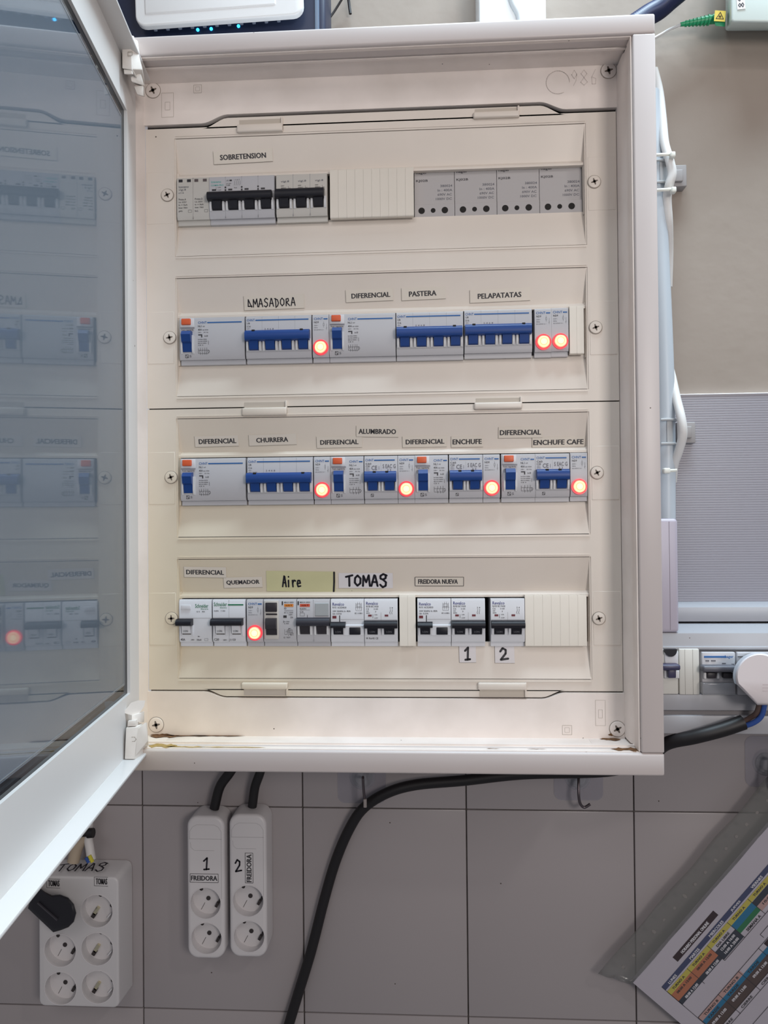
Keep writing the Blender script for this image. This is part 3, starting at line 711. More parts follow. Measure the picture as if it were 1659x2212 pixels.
for i in range(4):
    wd = (dx_(xk[i+1], 0, YK)-dx_(xk[i], 0, YK))/k_
    d = D('distribution_terminal', ('grey distribution terminal block just right of the ribbed blank strip, top row', 'grey distribution terminal block, second from the left of the four in the top row', 'grey distribution terminal block, third from the left of the four in the top row', 'grey distribution terminal block at the right end of the top row')[i], xk[i], 0, 1, 'terminal block', 0, wd, YK, 'grey distribution terminals in the top row')
    b = B(); d.prof(b, [(0, 14.5), (0, 48), (30, 48), (30, -3), (-1.5, -3), (-1.5, 12.0), (-.3, 12.6), (-.3, 14.5)], .25, wd-.25); b.out('body', TB, d.root)
    d.txt([('KJ02B', 2, 14.5, 36.2, 39.2)], INK, 'lettering')
    d.txt([('hager', 2, 14, 44.4, 48)], INK, 'maker_lettering')
    d.txt([('380024', wd-15, wd-2.4, 30.6, 33.2), ('In : 400A', wd-18, wd-2.4, 26.0, 28.6), ('690V AC', wd-18, wd-3, 21.4, 24), ('1000V DC', wd-20, wd-3, 16.8, 19.4)], INKL, 'printing')
    b = B(); f = d.fr
    for (x, r) in ((8.6, 3.4), (20.8, 2.5), (33.2, 3.4)):
        b.disc((d.x0+(x-(1 if i == 0 else 0))*k_, d.z0+5.4*k_), r*k_, YK-.0017, YK-.0010, 20)
    b.out('terminal_hole', DARK, d.root)

def blank(px0, px1, row, nrib, label, z0=-26.5, z1=26.5, dep=.0030):
    Y = -.0005; x0 = dx_(px0, row, Y); x1 = dx_(px1, row, Y); zc = RC[row]
    root = thing('blanking_strip', label, 'blanking strip', (x0, Y, zc+z0*k_), 'cream ribbed blanking strips')
    b = B(); w_ = (x1-x0)/nrib
    for i in range(nrib):
        a, c = x0+i*w_, x0+(i+1)*w_
        pts = [(Y+.004, zc+z0*k_), (Y-.0004, zc+z0*k_), (Y-.0012, zc+(z0+.8)*k_), (Y-.0012, zc+(z1-2.6)*k_), (Y-.0004, zc+z1*k_), (Y+.004, zc+z1*k_)]
        B_ = B().prof(pts, a+.00006, c-.00006); B_.out('segment', STRIP, root)
    B().box(x0+.0003, x1-.0003, Y-.0004, Y+.012, zc+(z0+2)*k_, zc+(z1-3)*k_).out('backing', M('strip_groove', (206, 197, 186), .6), root)
    return root
blank(713, 894, 0, 10, 'wide cream blanking strip in the middle of the top row', -26.2, 25.5)
blank(1230, 1261, 1, 2, 'narrow cream blanking strip at the right end of the second row', -25, 25)
blank(863, 898, 3, 2, 'narrow cream blanking strip between breakers in the bottom row', -27, 26)
blank(1134, 1267, 3, 7, 'wide cream blanking strip at the right end of the bottom row', -27, 26)

# ---- row 2
rcd(388, 1, 4, 'wide grey residual current breaker at the left end of the second row')
mcb_blue(531, 1, 4, 'four-pole breaker with blue bar below the hand-written AMASADORA label')
L0 = lamp_dev(675, 1, 'glowing red pilot lamp left of the DIFERENCIAL label, second row')
rcd(711, 1, 4, 'wide grey residual current breaker below the second row DIFERENCIAL label')
mcb_blue(856, 1, 4, 'four-pole breaker with blue bar below the PASTERA label')
mcb_blue(1003, 1, 4, 'four-pole breaker with blue bar below the PELAPATATAS label', .8)
def lampdup(px, row, label, dz=0): return dup(L0, (dx_(px, row), YF, RC[row]-.0225+dz*k_), label)
lampdup(1155, 1, 'glowing red pilot lamp touching the right side of the PELAPATATAS breaker', .6)
lampdup(1191.5, 1, 'glowing red pilot lamp beside the narrow blank strip, rightmost of second row', 1.0)
# ---- row 3
rcd(390, 2, 4, 'wide grey residual current breaker at the left end of the third row')
mcb_blue(534, 2, 4, 'four-pole breaker with blue bar below the CHURRERA label')
lampdup(678, 2, 'glowing red pilot lamp right of the CHURRERA breaker, leftmost of third row')
rcd(714, 2, 2, 'narrow grey residual current breaker left of the ALUMBRADO breaker, third row')
mcb_blue(787, 2, 2, 'two-pole breaker with blue bar below the ALUMBRADO label')
lampdup(859.5, 2, 'glowing red pilot lamp right of the ALUMBRADO breaker, third row')
rcd(895.5, 2, 2, 'narrow grey residual current breaker left of the ENCHUFE breaker, third row')
mcb_blue(970, 2, 2, 'two-pole breaker with blue bar below the ENCHUFE label')
lampdup(1043.5, 2, 'glowing red pilot lamp right of the ENCHUFE breaker, third row')
rcd(1083, 2, 2, 'narrow grey residual current breaker left of the ENCHUFE CAFE breaker, third row')
mcb_blue(1156.5, 2, 2, 'two-pole breaker with blue bar below the ENCHUFE CAFE label')
lampdup(1232, 2, 'glowing red pilot lamp at the right end of the third row', .4)
# ---- row 4
def white_toggle(d, xc):
    d.cheeks((xc-6.6, xc+6.6), 6.6, 18, 1.6, 1.4, DEVW)
    d.toggle(DEVW, xc, 9, 9, 19, 4.6, ion=True, ionmat=INK)
    b = B(); d.box(b, xc-4.5, xc+4.5, -.7, .3, 8.2, 8.9); b.out('toggle_gap', SEAM, d.root)
d = D('residual_current_breaker', 'white residual current breaker with green print, left end of bottom row', 387, 3, 2); d.body(DEVW)
d.marks(M('seam_soft3', (158, 154, 156), .6), rects=[(.4, d.w-.4, 25.2, 25.6)], name='seam')
b = B(); d.box(b, 2.4, 12.6, -.8, .4, 34.4, 39.6, .5); b.out('test_button', DEVW, d.root)
d.marks(INKL, lines=[[(2.6, 34.6), (11.6, 34.8)], [(3.6, 39.2), (12.6, 39.2)]], wd=.4)
d.txt([('Schneider', 17.4, 31.6, 36.4, 40.6)], INKG, 'lettering'); d.txt([('Electric', 23.6, 31.6, 34.4, 35.8)], INKG, 'lettering')
d.txt([('ID K', 19, 22.6, 31.6, 33), ('40A', 24.6, 28, 31.6, 33), ('40A', 1.6, 6.4, 1.6, 4), ('230V~', 12.6, 17, 1.8, 3.2), ('30mA', 18.8, 24, 1.6, 3.4), ('I∆n', 20, 22.4, 5.6, 6.8)], INK)
d.marks(INKL, frames=[(27.4, 31, 1.6, 3.8)])
white_toggle(d, 8.2); d.bar(BLACKT, -1.4, 15.2, 18.0, 25.0, 9)
d = D('circuit_breaker', 'white two-pole breaker with green stripe below the QUEMADOR label', 459.5, 3, 2); d.body(DEVW)
d.joints(2, M('seam_soft3', (158, 154, 156), .6), .25); d.marks(M('seam_soft3', (158, 154, 156), .6), rects=[(.4, d.w-.4, 25.6, 26)], name='seam')
d.txt([('Schneider', 1.4, 15.4, 38, 42.2), ('Electric', 8, 15.4, 35.8, 37.2)], INKG, 'lettering'); d.marks(INKG, rects=[(16.4, 33, 38.8, 40.2)], name='stripe')
d.txt([('K60N', 1.6, 6.4, 32.4, 33.8), ('C 20A', 8.6, 13.6, 32.4, 33.8), ('C20', 1.4, 6.6, 1.6, 4), ('230V~', 11, 15.6, 1.6, 3), ('11123', 18.6, 24.4, 1.6, 3.6)], INK)
white_toggle(d, 8.6); white_toggle(d, 25.6); d.bar(BLACKT, -.6, 33, 18.2, 25.4, 9)
lampdup(533, 3, 'glowing red pilot lamp between white and black-buttoned breakers, bottom row')
d = D('residual_current_breaker', 'grey residual current breaker with two black buttons below the Aire label', 569.5, 3, 2); d.body(DEV)
b = B(); d.box(b, 1.2, 16.4, -2.6, .4, 3.4, 44, .9); b.out('switch_housing', DEVB, d.root)
b = B(); d.box(b, 2.8, 15, -4.6, .4, 32.4, 42, .7); b.out('test_button', BLACKB, d.root)
b = B(); d.box(b, 3.0, 15, -3.0, .4, 28.8, 30.6, .3); b.out('test_button', BLACKB, d.root)
b = B(); d.prof(b, [(0, 8), (-3.4, 8), (-5, 14.4), (-8, 15), (-9, 22), (-7, 25.8), (0, 25.8)], 3.4, 14.8); b.out('toggle', BLACKB, d.root)
d.marks(M('print_orange', (216, 130, 50), .5), rects=[(22, 31.8, 37.2, 40.2)], name='stripe')
d.txt([('MERLIN GERIN', 22, 32, 41.2, 42.6), ('multi 9', 23.4, 30, 37.8, 39.6), ('ID', 22, 24.4, 34.6, 36.4), ('BC vc A000', 22, 31.4, 30.4, 31.6), ('230V~', 26.6, 31.4, 28.2, 29.6), ('25A', 28.4, 31.4, 25.2, 27), ('Im 500A', 22, 27.6, 21, 22.2), ('In 40A', 22, 27, 19, 20.2), ('M1', 26.4, 28.8, 13.6, 14.8), ('TEST', 24, 28.4, 4.2, 5.4)], INK)
d.marks(INK, rects=[(19.4, 20.8, 39, 43), (21, 24.6, 25.6, 28.2), (21, 21.5, 20.4, 22.6)], lines=[[(22.2, 33.6), (31.6, 33.6)], [(22.2, 32.6), (31.6, 32.6)], [(22.4, 13.4), (22.4, 8), (25, 8), (25, 13), (27.4, 13), (27.4, 8), (30.6, 8), (30.6, 13), (23.4, 11)], [(25, 10.4), (31, 10.4)], [(26.4, 6.4), (26.4, 14)], [(29, 6.4), (29, 14)]], frames=[(28.6, 31.6, 7.4, 9.6), (21.4, 22.6, 4.2, 5.4)], name='circuit_diagram')
d = D('circuit_breaker', 'grey two-pole breaker with orange-red stripe and black bar below the Aire label', 641.5, 3, 2, group='grey breakers with black toggle bar'); d.body(DEV)
d.joints(2, M('seam_soft', (150, 150, 154), .6), .3); p = d.w/2
b = B(); d.prof(b, [(.2, 27), (-.7, 28), (-.7, 40.6), (.2, 41.6)], 19.4, 33.6); b.out('label_window', M('window_grey', (168, 172, 174), .3), d.root)
d.marks(M('print_red_orange', (208, 84, 58), .5), rects=[(3.2, 13.8, 37.2, 40.2)], name='stripe')
d.txt([('MERLIN GERIN', 3.2, 14, 41.2, 42.6), ('multi 9', 5, 12, 37.8, 39.6), ('K60N', 3.2, 9.8, 34.4, 36), ('C16', 3.2, 6.8, 31.2, 33)], INK)
d.txt([('1 2', 20, 24.6, 28.9, 30.4)], INK, 'small_printing')
d.marks(INK, rects=[(.8, 2.2, 39, 43), (10.8, 11.3, 25.6, 28.6)], lines=[[(3.2, 33.8), (13.8, 33.8)]], frames=[(3.4, 8, 27.6, 30.6)])
d.cheeks([p*i+e for i in range(2) for e in (2.0, p-2.4)]); d.toggle(BLACKB, 8.8, 9.4, 8.4); d.toggle(BLACKB, 26.4, 9.4, 8.4)
d.bar(M('bar_charcoal', (44, 44, 54), .4), .2, d.w-.2, 17.6, 26, 8)
def revalco_rcd(px, label):
    d = D('residual_current_breaker', label, px, 3, 2, group='light grey blue-lettered residual current breakers'); d.body(DEVW)
    d.txt([('Revalco', 2, 14.2, 38.2, 41.4)], INKN, 'lettering')
    d.txt([('RV31 AC024030', 2, 16.6, 35.4, 37.2), ('230V 50/60Hz', 2, 13.4, 31.6, 33.4), ('In 40A', 14.2, 21, 31.6, 33.4), ('Idn: 0.03A', 2, 11.6, 29, 30.6), ('IEC 61008-1', 25.4, 33.6, 29.4, 31)], INK)
    d.marks(INK, lines=[[(26.6, 41), (26.6, 33), (32.4, 33), (32.4, 41)], [(28.6, 42), (28.6, 34)], [(30.6, 42), (30.6, 34)], [(26, 36.4), (33.4, 36.4)]], frames=[(27.4, 31.6, 37, 40)], name='circuit_diagram')
    d.marks(RED, rects=[(1.8, 6, 24.8, 27.6)], name='status_window'); d.marks(BLACKB, rects=[(9, 9.9, 21.4, 28)]); d.marks(M('seam_soft3', (158, 154, 156), .6), rects=[(10.4, d.w-.6, 23.6, 24)], name='seam')
    b = B(); d.prof(b, [(.3, 6.8), (-1.6, 7.4), (-2.2, 17.6), (.3, 18.6)], 14.4, d.w-.4); b.out('button_housing', DEVW, d.root)
    d.cheeks((2.2, 14.2), 7, 18, 2.2, 1.8, DEVW)
    d.toggle(BLACKT, 8.2, 10, 8, 19, 5, ion=True, ionmat=INKL); d.bar(BLACKT, .4, 15.8, 15.6, 21.4, 8)
    b = B(); d.box(b, 19.8, 31.4, -3.2, 0, 8.2, 15.8, .5); b.out('test_button', BLACKT, d.root)
def revalco_mcb(px, label, ro=False):
    d = D('circuit_breaker', label, px, 3, 2, group='light grey blue-lettered two-pole breakers'); d.body(DEVW); p = d.w/2
    d.joints(2, M('seam_soft3', (158, 154, 156), .6), .3, 7, 31)
    d.txt([('Revalco', 2, 14.4, 39, 42.2)], INKN, 'lettering')
    d.txt([('RV30 BC1N20', 2, 15, 36.4, 38.2), ('C16', 2, 5, 33.8, 35.6), ('230V', 2, 4.8, 31.8, 33), ('6000A', 2, 6, 29.8, 31), ('IEC 60898', 10, 14.4, 34, 35.2), ('3', 11.4, 12.4, 31.2, 32.6), ('2 4', 26.6, 30, 35.2, 36.6), ('I-ON', 10.6, 13.6, 28, 29.2), ('0-OFF', 10.6, 14.2, 24.6, 25.8)], INK)
    d.marks(INK, lines=[[(27.4, 34.4), (27.4, 32.4), (26.6, 30.8), (27.4, 29.2)], [(29.4, 34.4), (29.4, 32.4), (28.6, 30.8), (29.4, 29.2)], [(9, 29), (9, 25)]], name='circuit_diagram', wd=.35)
    d.marks(RED, rects=[(4, 7.8, 26.8, 28.8), (21.4, 25.2, 26.8, 28.8)], name='status_window')
    d.marks(BLACKB, rects=[(.5, d.w-.5, 22.9, 23.25)], name='seam')
    if ro: d.txt([('RoHS CE', 5, 14.4, 3, 5), ('W', 1.6, 4, 3, 5)], INK, 'approval_mark')
    d.cheeks([p*i+e for i in range(2) for e in (2.0, p-2.3)], mat=DEVW); d.toggle(BLACKT, 8.6, 10, 8, 19, 5, ion=True, ionmat=INKL); d.toggle(BLACKT, 26, 10, 8, 19, 5, ion=True, ionmat=INKL)
    d.bar(BLACKT, .4, d.w-.4, 15.0, 22.6, 8)
revalco_rcd(714.5, 'light grey residual current breaker with short black lever below the TOMAS label')
revalco_mcb(787, 'light grey two-pole breaker with black bar below the TOMAS label', True)
revalco_rcd(901.5, 'light grey residual current breaker below the FREIDORA NUEVA label')
revalco_mcb(975, 'light grey two-pole breaker just left of the dark gap in the bottom row')
revalco_mcb(1060, 'light grey two-pole breaker between the dark gap and the wide blanking strip')

# ------------------------------------------------------------------ open door with smoked pane
vd = fw + rt*((720-829.5)/FPX) - up*((1125-1106)/FPX)
d3 = Vector((vd.x, vd.y, 0)).normalized(); out_d = -d3            # away from the hinge, towards the viewer
nl = Vector((-d3.y, d3.x, 0))                                     # to the left, away from the opening
def door_pt(px, h):
    r = fw + rt*((px-829.5)/FPX); t = h/(r.dot(nl)); return CAM + r*t
H1, H2 = .187, .2043
hp = door_pt(300, H2); hp.z = 0
def DP(s, n, z): return Vector((hp.x, hp.y, 0)) + out_d*s + nl*n + Vector((0, 0, z))   # n: 0 = face plane, negative towards the room
dm = Matrix(((out_d.x, nl.x, 0, hp.x), (out_d.y, nl.y, 0, hp.y), (0, 0, 1, 0), (0, 0, 0, 1)))
dzt, dzb = CAM.z+2.475*H1, CAM.z-1.245*H1
ozt, ozb = CAM.z+2.03*H2, CAM.z-.842*H2
DW = .505; SO = (door_pt(279, H2)-hp).dot(out_d); SE = DW-.045
door = thing('enclosure_door', 'open white cabinet door with smoked glass pane, swung towards the viewer at left', 'door', (hp.x, hp.y, dzb))
DOORM = M('door_white', (212, 210, 209), .36, specks=.05, sscale=40)
b = B(); t = .003; dd_ = H2-H1
b.box(.0, DW, 0, t, ozt, dzt); b.box(.0, DW, 0, t, dzb, ozb); b.box(.0, SO, 0, t, ozb, ozt); b.box(SE, DW, 0, t, ozb, ozt)
b.out('frame_face', DOORM, door, xf=dm)
for (z0, z1) in ((dzt-.003, dzt), (dzb, dzb+.003)):
    b = B(); b.box(.012, DW, -dd_, t, z0, z1, .0010, 2); b.out('flange', DOORM, door, xf=dm)
b = B(); b.box(DW-.003, DW, -dd_, t, dzb, dzt, .001, 2); b.out('flange', DOORM, door, xf=dm)
b = B(); pts = [(-.0, 0)]+[(-.011*math.sin(a*math.pi/12), -.009*(1-math.cos(a*math.pi/12))) for a in range(1, 7)]
m = b.bm; n0 = len(pts); A = [m.verts.new((x, y, dzb+.03)) for x, y in pts]; Bv = [m.verts.new((x, y, dzt-.03)) for x, y in pts]
pts2 = [(x-.002, y+.003) for x, y in pts]; A2 = [m.verts.new((x, y, dzb+.03)) for x, y in pts2]; B2 = [m.verts.new((x, y, dzt-.03)) for x, y in pts2]
for i in range(n0-1):
    m.faces.new([A[i], A[i+1], Bv[i+1], Bv[i]]); m.faces.new([A2[i], B2[i], B2[i+1], A2[i+1]])
m.faces.new([A[0], Bv[0], B2[0], A2[0]]); m.faces.new([A[-1], A2[-1], B2[-1], Bv[-1]])
b.out('hinge_edge', M('edge_grey', (190, 192, 200), .35), door, xf=dm)
SMOKE = clearmat('smoked_pane', (.36, .40, .43), 0, rough=.012, diff=.02, dcol=(120, 135, 150))
b = B(); b.box(SO-.006, SE+.006, .0032, .0062, ozb-.006, ozt+.006); b.out('smoked_pane', SMOKE, door, xf=dm)
b = B(); b.box(SO+.0105, SE-.0105, .0024, .0030, ozb+.0105, ozt-.0105); b.out('haze_film', clearmat('pane_haze', (.72, .76, .80), 0, rough=.03, diff=.23, dcol=(168, 180, 194)), door, xf=dm)  # blue-grey haze over the inner pane is put into this thin sheet
b = B(); q = .012
for (z0, z1) in ((ozt-q-.0006, ozt-q), (ozb+q, ozb+q+.0006)): b.box(SO+q, SE-q, .0022, .0032, z0, z1)
b.box(SO+q, SO+q+.0006, .0022, .0032, ozb+q, ozt-q)
b.out('pane_bead', M('bead_grey', (120, 124, 128), .3), door, xf=dm)
# hinges
HM = M('hinge_cream', (226, 220, 214), .45, var=.08, scale=60)
p = W(274, 112, -.072); h1 = B()
h1.hexa([W(263, 75, -.074), W(283, 76, -.074), W(285, 150, -.074), W(264, 148, -.074)], [W(266, 72, -.050), W(290, 78, -.050), W(301, 178, -.050), W(268, 148, -.050)], .0010)
h1.hexa([W(283, 84, -.073), W(293, 88, -.070), W(308, 150, -.060), W(285, 150, -.073)], [W(290, 84, -.045), W(300, 88, -.045), W(313, 180, -.045), W(296, 178, -.045)], .0008)
h1.hexa([W(267, 150, -.072), W(285, 150, -.072), W(286, 160, -.072), W(268, 160, -.072)], [W(272, 150, -.055), W(290, 150, -.055), W(292, 162, -.055), W(274, 162, -.055)], .0006)
h1.hexa([W(280, 158, -.062), W(304, 160, -.058), W(310, 185, -.050), W(284, 176, -.062)], [W(284, 158, -.040), W(308, 160, -.040), W(314, 188, -.040), W(290, 182, -.040)], .0008)
h1.hexa([W(289, 186, -.052), W(309, 184, -.050), W(310, 208, -.048), W(296, 204, -.050)], [W(291, 186, -.035), W(313, 184, -.035), W(313, 210, -.035), W(298, 206, -.035)], .001)
ho = h1.out('hinge', HM, enc)
e = B(); f = Fr(W(281, 116, -.0752)); frame_rect(e, f, -.0021, .0021, -.0019, .0019, .0006); e.out('moulded_mark', M('emboss_line', (176, 166, 156), .6), ho)
h2 = B()
h2.hexa([W(272, 1572, -.075), W(298, 1570, -.075), W(290, 1640, -.075), W(269, 1640, -.075)], [W(276, 1566, -.05), W(308, 1562, -.05), W(312, 1640, -.05), W(276, 1640, -.05)], .0010)
h2.hexa([W(298, 1574, -.074), W(314, 1560, -.058), W(320, 1600, -.056), W(292, 1634, -.074)], [W(308, 1572, -.045), W(318, 1560, -.045), W(321, 1610, -.045), W(300, 1636, -.045)], .0008)
h2.hexa([W(276, 1557, -.074), W(293, 1556, -.074), W(293, 1569, -.074), W(275, 1569, -.074)], [W(280, 1555, -.055), W(300, 1552, -.055), W(300, 1567, -.055), W(280, 1567, -.055)], .0006)
h2.hexa([W(284, 1545, -.066), W(304, 1540, -.060), W(303, 1560, -.060), W(284, 1560, -.066)], [W(288, 1543, -.05), W(312, 1536, -.045), W(312, 1560, -.045), W(290, 1560, -.05)], .0008)
# broken wing-shaped flap above the lower hinge
pl = [(262, 1538), (272, 1532), (283, 1518), (298, 1513), (314, 1513), (311, 1526), (300, 1542), (288, 1546), (274, 1542)]
fa = [h2.bm.verts.new(W(x, y, -.070+.016*(x-262)/52)) for x, y in pl]; ba = [h2.bm.verts.new(W(x, y, -.066+.016*(x-262)/52)) for x, y in pl]
h2.bm.faces.new(fa); h2.bm.faces.new(ba[::-1])
for i in range(len(pl)): h2.bm.faces.new([fa[i], ba[i], ba[(i+1) % len(pl)], fa[(i+1) % len(pl)]])
ho = h2.out('hinge', HM, enc, angle=30)
e = B(); f = Fr(W(289, 1597, -.0765)); line(e, f, [(-.002, .002), (.001, .002), (.0024, 0), (.001, -.002), (-.0014, -.002)], .0006); e.out('moulded_mark', M('emboss_line', (176, 166, 156), .6), ho)

# ------------------------------------------------------------------ above the cabinet
def wbox(px0, px1, py0, py1, Yf, Yb, bev=0, seg=3, b=None):
    a = W(px0, py0, Yf); c = W(px1, py1, Yf); b = b or B()
    b.box(a.x, c.x, Yf, Yb, c.z, a.z, bev, seg); return b
NAVY = M('router_navy', (34, 42, 66), .4)
a = W(150, -150, .06); c = W(703, 78, .06)
rt_ = thing('router', 'dark navy router box with blue lights above the cabinet', 'router', (.5*(a.x+c.x), .12, c.z))
B().box(a.x, c.x, .06, .122, c.z-.004, a.z, .006, 3).out('case', NAVY, rt_)
B().box(c.x-.012, c.x-.007, .0585, .063, c.z+.0, a.z, .001).out('side_trim', M('trim_blue_grey', (110, 128, 150), .3), rt_)
led = B()
for (px, py) in ((427, 64), (456, 62), (515, 56)):
    p = W(px, py, .0592); led.disc((p.x, p.z), .0017, .0590, .0605, 14)
led.out('status_light', M('led_blue', (60, 190, 255), .4, emit=(40, 180, 255), estr=6), rt_)
a = W(291, -190, .040); c = W(655, 30, .040)
sw = thing('network_device', 'white rounded plastic modem in front of the navy router', 'modem', (.5*(a.x+c.x), .06, c.z))
ang = math.radians(1.6); cx, cz = c.x, c.z
xm = Matrix.Translation((cx, 0, cz)) @ Matrix.Rotation(-ang, 4, 'Y') @ Matrix.Translation((-cx, 0, -cz))
bb_ = B().box(a.x, c.x, .040, .0475, c.z, a.z); bmesh.ops.bevel(bb_.bm, geom=[e for e in bb_.bm.edges if abs(e.verts[0].co.y-e.verts[1].co.y) > .001], offset=.012, segments=5, affect='EDGES', profile=.5); bmesh.ops.bevel(bb_.bm, geom=[e for e in bb_.bm.edges if e.verts[0].co.y < .0401 and e.verts[1].co.y < .0401], offset=.002, segments=3, affect='EDGES', profile=.5); bb_.out('case', M('modem_white', (226, 227, 228), .4), sw, xf=xm)
B().box(a.x+.011, c.x-.03, .0390, .042, c.z+.012, a.z-.01, .002, 3).out('raised_lid', M('modem_white', (226, 227, 228), .4), sw, xf=xm)
b = B()
for i in range(11): b.box(a.x+.018+i*.0142, a.x+.022+i*.0142, .0478, .0505, c.z-.0008, c.z+.004, .0008)
b.out('vent_tooth', M('tooth_grey', (100, 108, 124), .5), sw, xf=xm)
wr = B(); wr.tube([W(775, -60, .10), W(745, -12, .11), W(722, 25, .115), W(702, 52, .11), W(690, 75, .09)], .0014, 8).out
tag(wr.out('thin_cable', M('cable_black', (30, 26, 30), .5)), 'thin black cable running behind the right edge of the router', 'cable', 'thin black cables above the cabinet')
wr = B().tube([W(748, -50, .11), W(753, 0, .117), W(757, 30, .117)], .0018, 8)
tag(wr.out('thin_cable', M('cable_black', (30, 26, 30), .5)), 'short black cable end hanging on the wall right of the router', 'cable', 'thin black cables above the cabinet')
tk = thing('cable_trunking', 'bright white vertical trunking rising from the cabinet top', 'trunking', (.23, WY, .36))
b = wbox(1033, 1180, -160, 60, .07, .1248, .0015); b.out('cover', M('trunk_white', (236, 240, 242), .35), tk)
B().tube([W(1098, -60, .068), W(1106, 0, .068), W(1122, 34, .068), W(1124, 70, .068)], .0035, 10).out('cable', M('cable_pale', (214, 222, 226), .4), tk)
b = B().tube([W(1640, -330, .085), W(1530, -90, .085), W(1440, 6, .085), W(1395, 36, .08), W(1330, 80, .07)], .0115, 16, 34)
for v in b.bm.verts: pass
co = b.out('corrugated_conduit', M('conduit_navy', (38, 46, 78), .4))
tag(co, 'dark blue corrugated conduit behind the top right corner of the cabinet', 'conduit')
me = co.data
rings = len(me.vertices)//16
for i in range(rings):
    vs = [me.vertices[i*16+k_2] for k_2 in range(16)]; c0 = sum((v.co for v in vs), Vector())/16
    s_ = 1.0 if i % 2 else .86
    for v in vs: v.co = c0+(v.co-c0)*s_

# fibre box top right
ob = thing('fibre_terminal_box', 'pale green-white fibre terminal box at the top right corner', 'junction box', (.47, WY, .44))
f4 = [W(1578, -90, .075), W(1760, -120, .075), W(1760, 50, .075), W(1580, 47, .075)]; k4 = [W(1568, -90, .1248), W(1780, -120, .1248), W(1780, 66, .1248), W(1566, 68, .1248)]
B().hexa(f4, k4, .003, 3).out('case', M('box_mint', (212, 224, 220), .4), ob)
f = Fr(W(1600, 4, .0745)).rot(math.radians(4)); s_ = B(); s_.hexa([f.p(x, y, .0003) for x, y in ((-.0045, -.0085), (.0045, -.0085), (.0045, .03), (-.0045, .03))], [f.p(x, y, 0) for x, y in ((-.0045, -.0085), (.0045, -.0085), (.0045, .03), (-.0045, .03))])
so = s_.out('sticker', PAPERW, ob); t = B(); f2 = Fr(f.p(0, 0, .0004), f.x, f.y).rot(math.radians(90)); hand(t, f2, '8968', -.0070, .019, -.003, .003, .0008); t.out('lettering', MARKER, so)
fc = thing('fibre_connector', 'green fibre connector with yellow laser label plugged into the pale box', 'connector', (.42, .1, .43))
GR = M('connector_green', (30, 150, 100), .4)
B().tube([W(1470, 53, .10), W(1492, 49, .10), W(1515, 45, .10), W(1545, 41, .10)], lambda t: .0022+.0030*t, 12, 4).out('boot', GR, fc)
b = B()
for i in range(7):
    p = W(1482+i*8, 51-i*1.25, .10); b.disc((0, 0), .0034+.0004*i, -.0009, .0009, 12, bev=0); 
    vs = b.bm.verts[:][-24:]
    for v in vs: v.co = p+Vector((v.co.y, v.co.x, v.co.z))
b.out('boot_rib', GR, fc)
B().hexa([W(1540, 30, .092), W(1568, 28, .092), W(1566, 58, .092), W(1545, 56, .092)], [W(1540, 30, .108), W(1568, 28, .108), W(1566, 58, .108), W(1545, 56, .108)], .001).out('plug_body', GR, fc)
f = Fr(W(1555, 35, .0905)).rot(math.radians(-6)); q = .0062
s_ = B(); s_.hexa([f.p(x, y, .0004) for x, y in ((-q, -q), (q, -q), (q, q), (-q, q))], [f.p(x, y, 0) for x, y in ((-q, -q), (q, -q), (q, q), (-q, q))]); so = s_.out('warning_label', M('label_yellow_bright', (226, 200, 90), .5), fc)
t = B(); line(t, f, [(-.0042, -.0034), (.0042, -.0034), (0, .0042), (-.0042, -.0034)], .0007, .0006)
for k in range(8): line(t, f, [(0, -.0008), (.0019*math.cos(k*math.pi/4), -.0008+.0019*math.sin(k*math.pi/4))], .0004, .0006)
t.out('laser_symbol', MARKER, so)
CW = M('cable_white', (212, 210, 208), .45)
tag(B().tube([W(1300, 130, .10), W(1380, 100, .112), W(1425, 76, .115), W(1448, 63, .11), W(1472, 53, .10)], .0017, 8).out('fibre_cable', CW), 'thin white fibre cable leading to the green connector', 'cable')

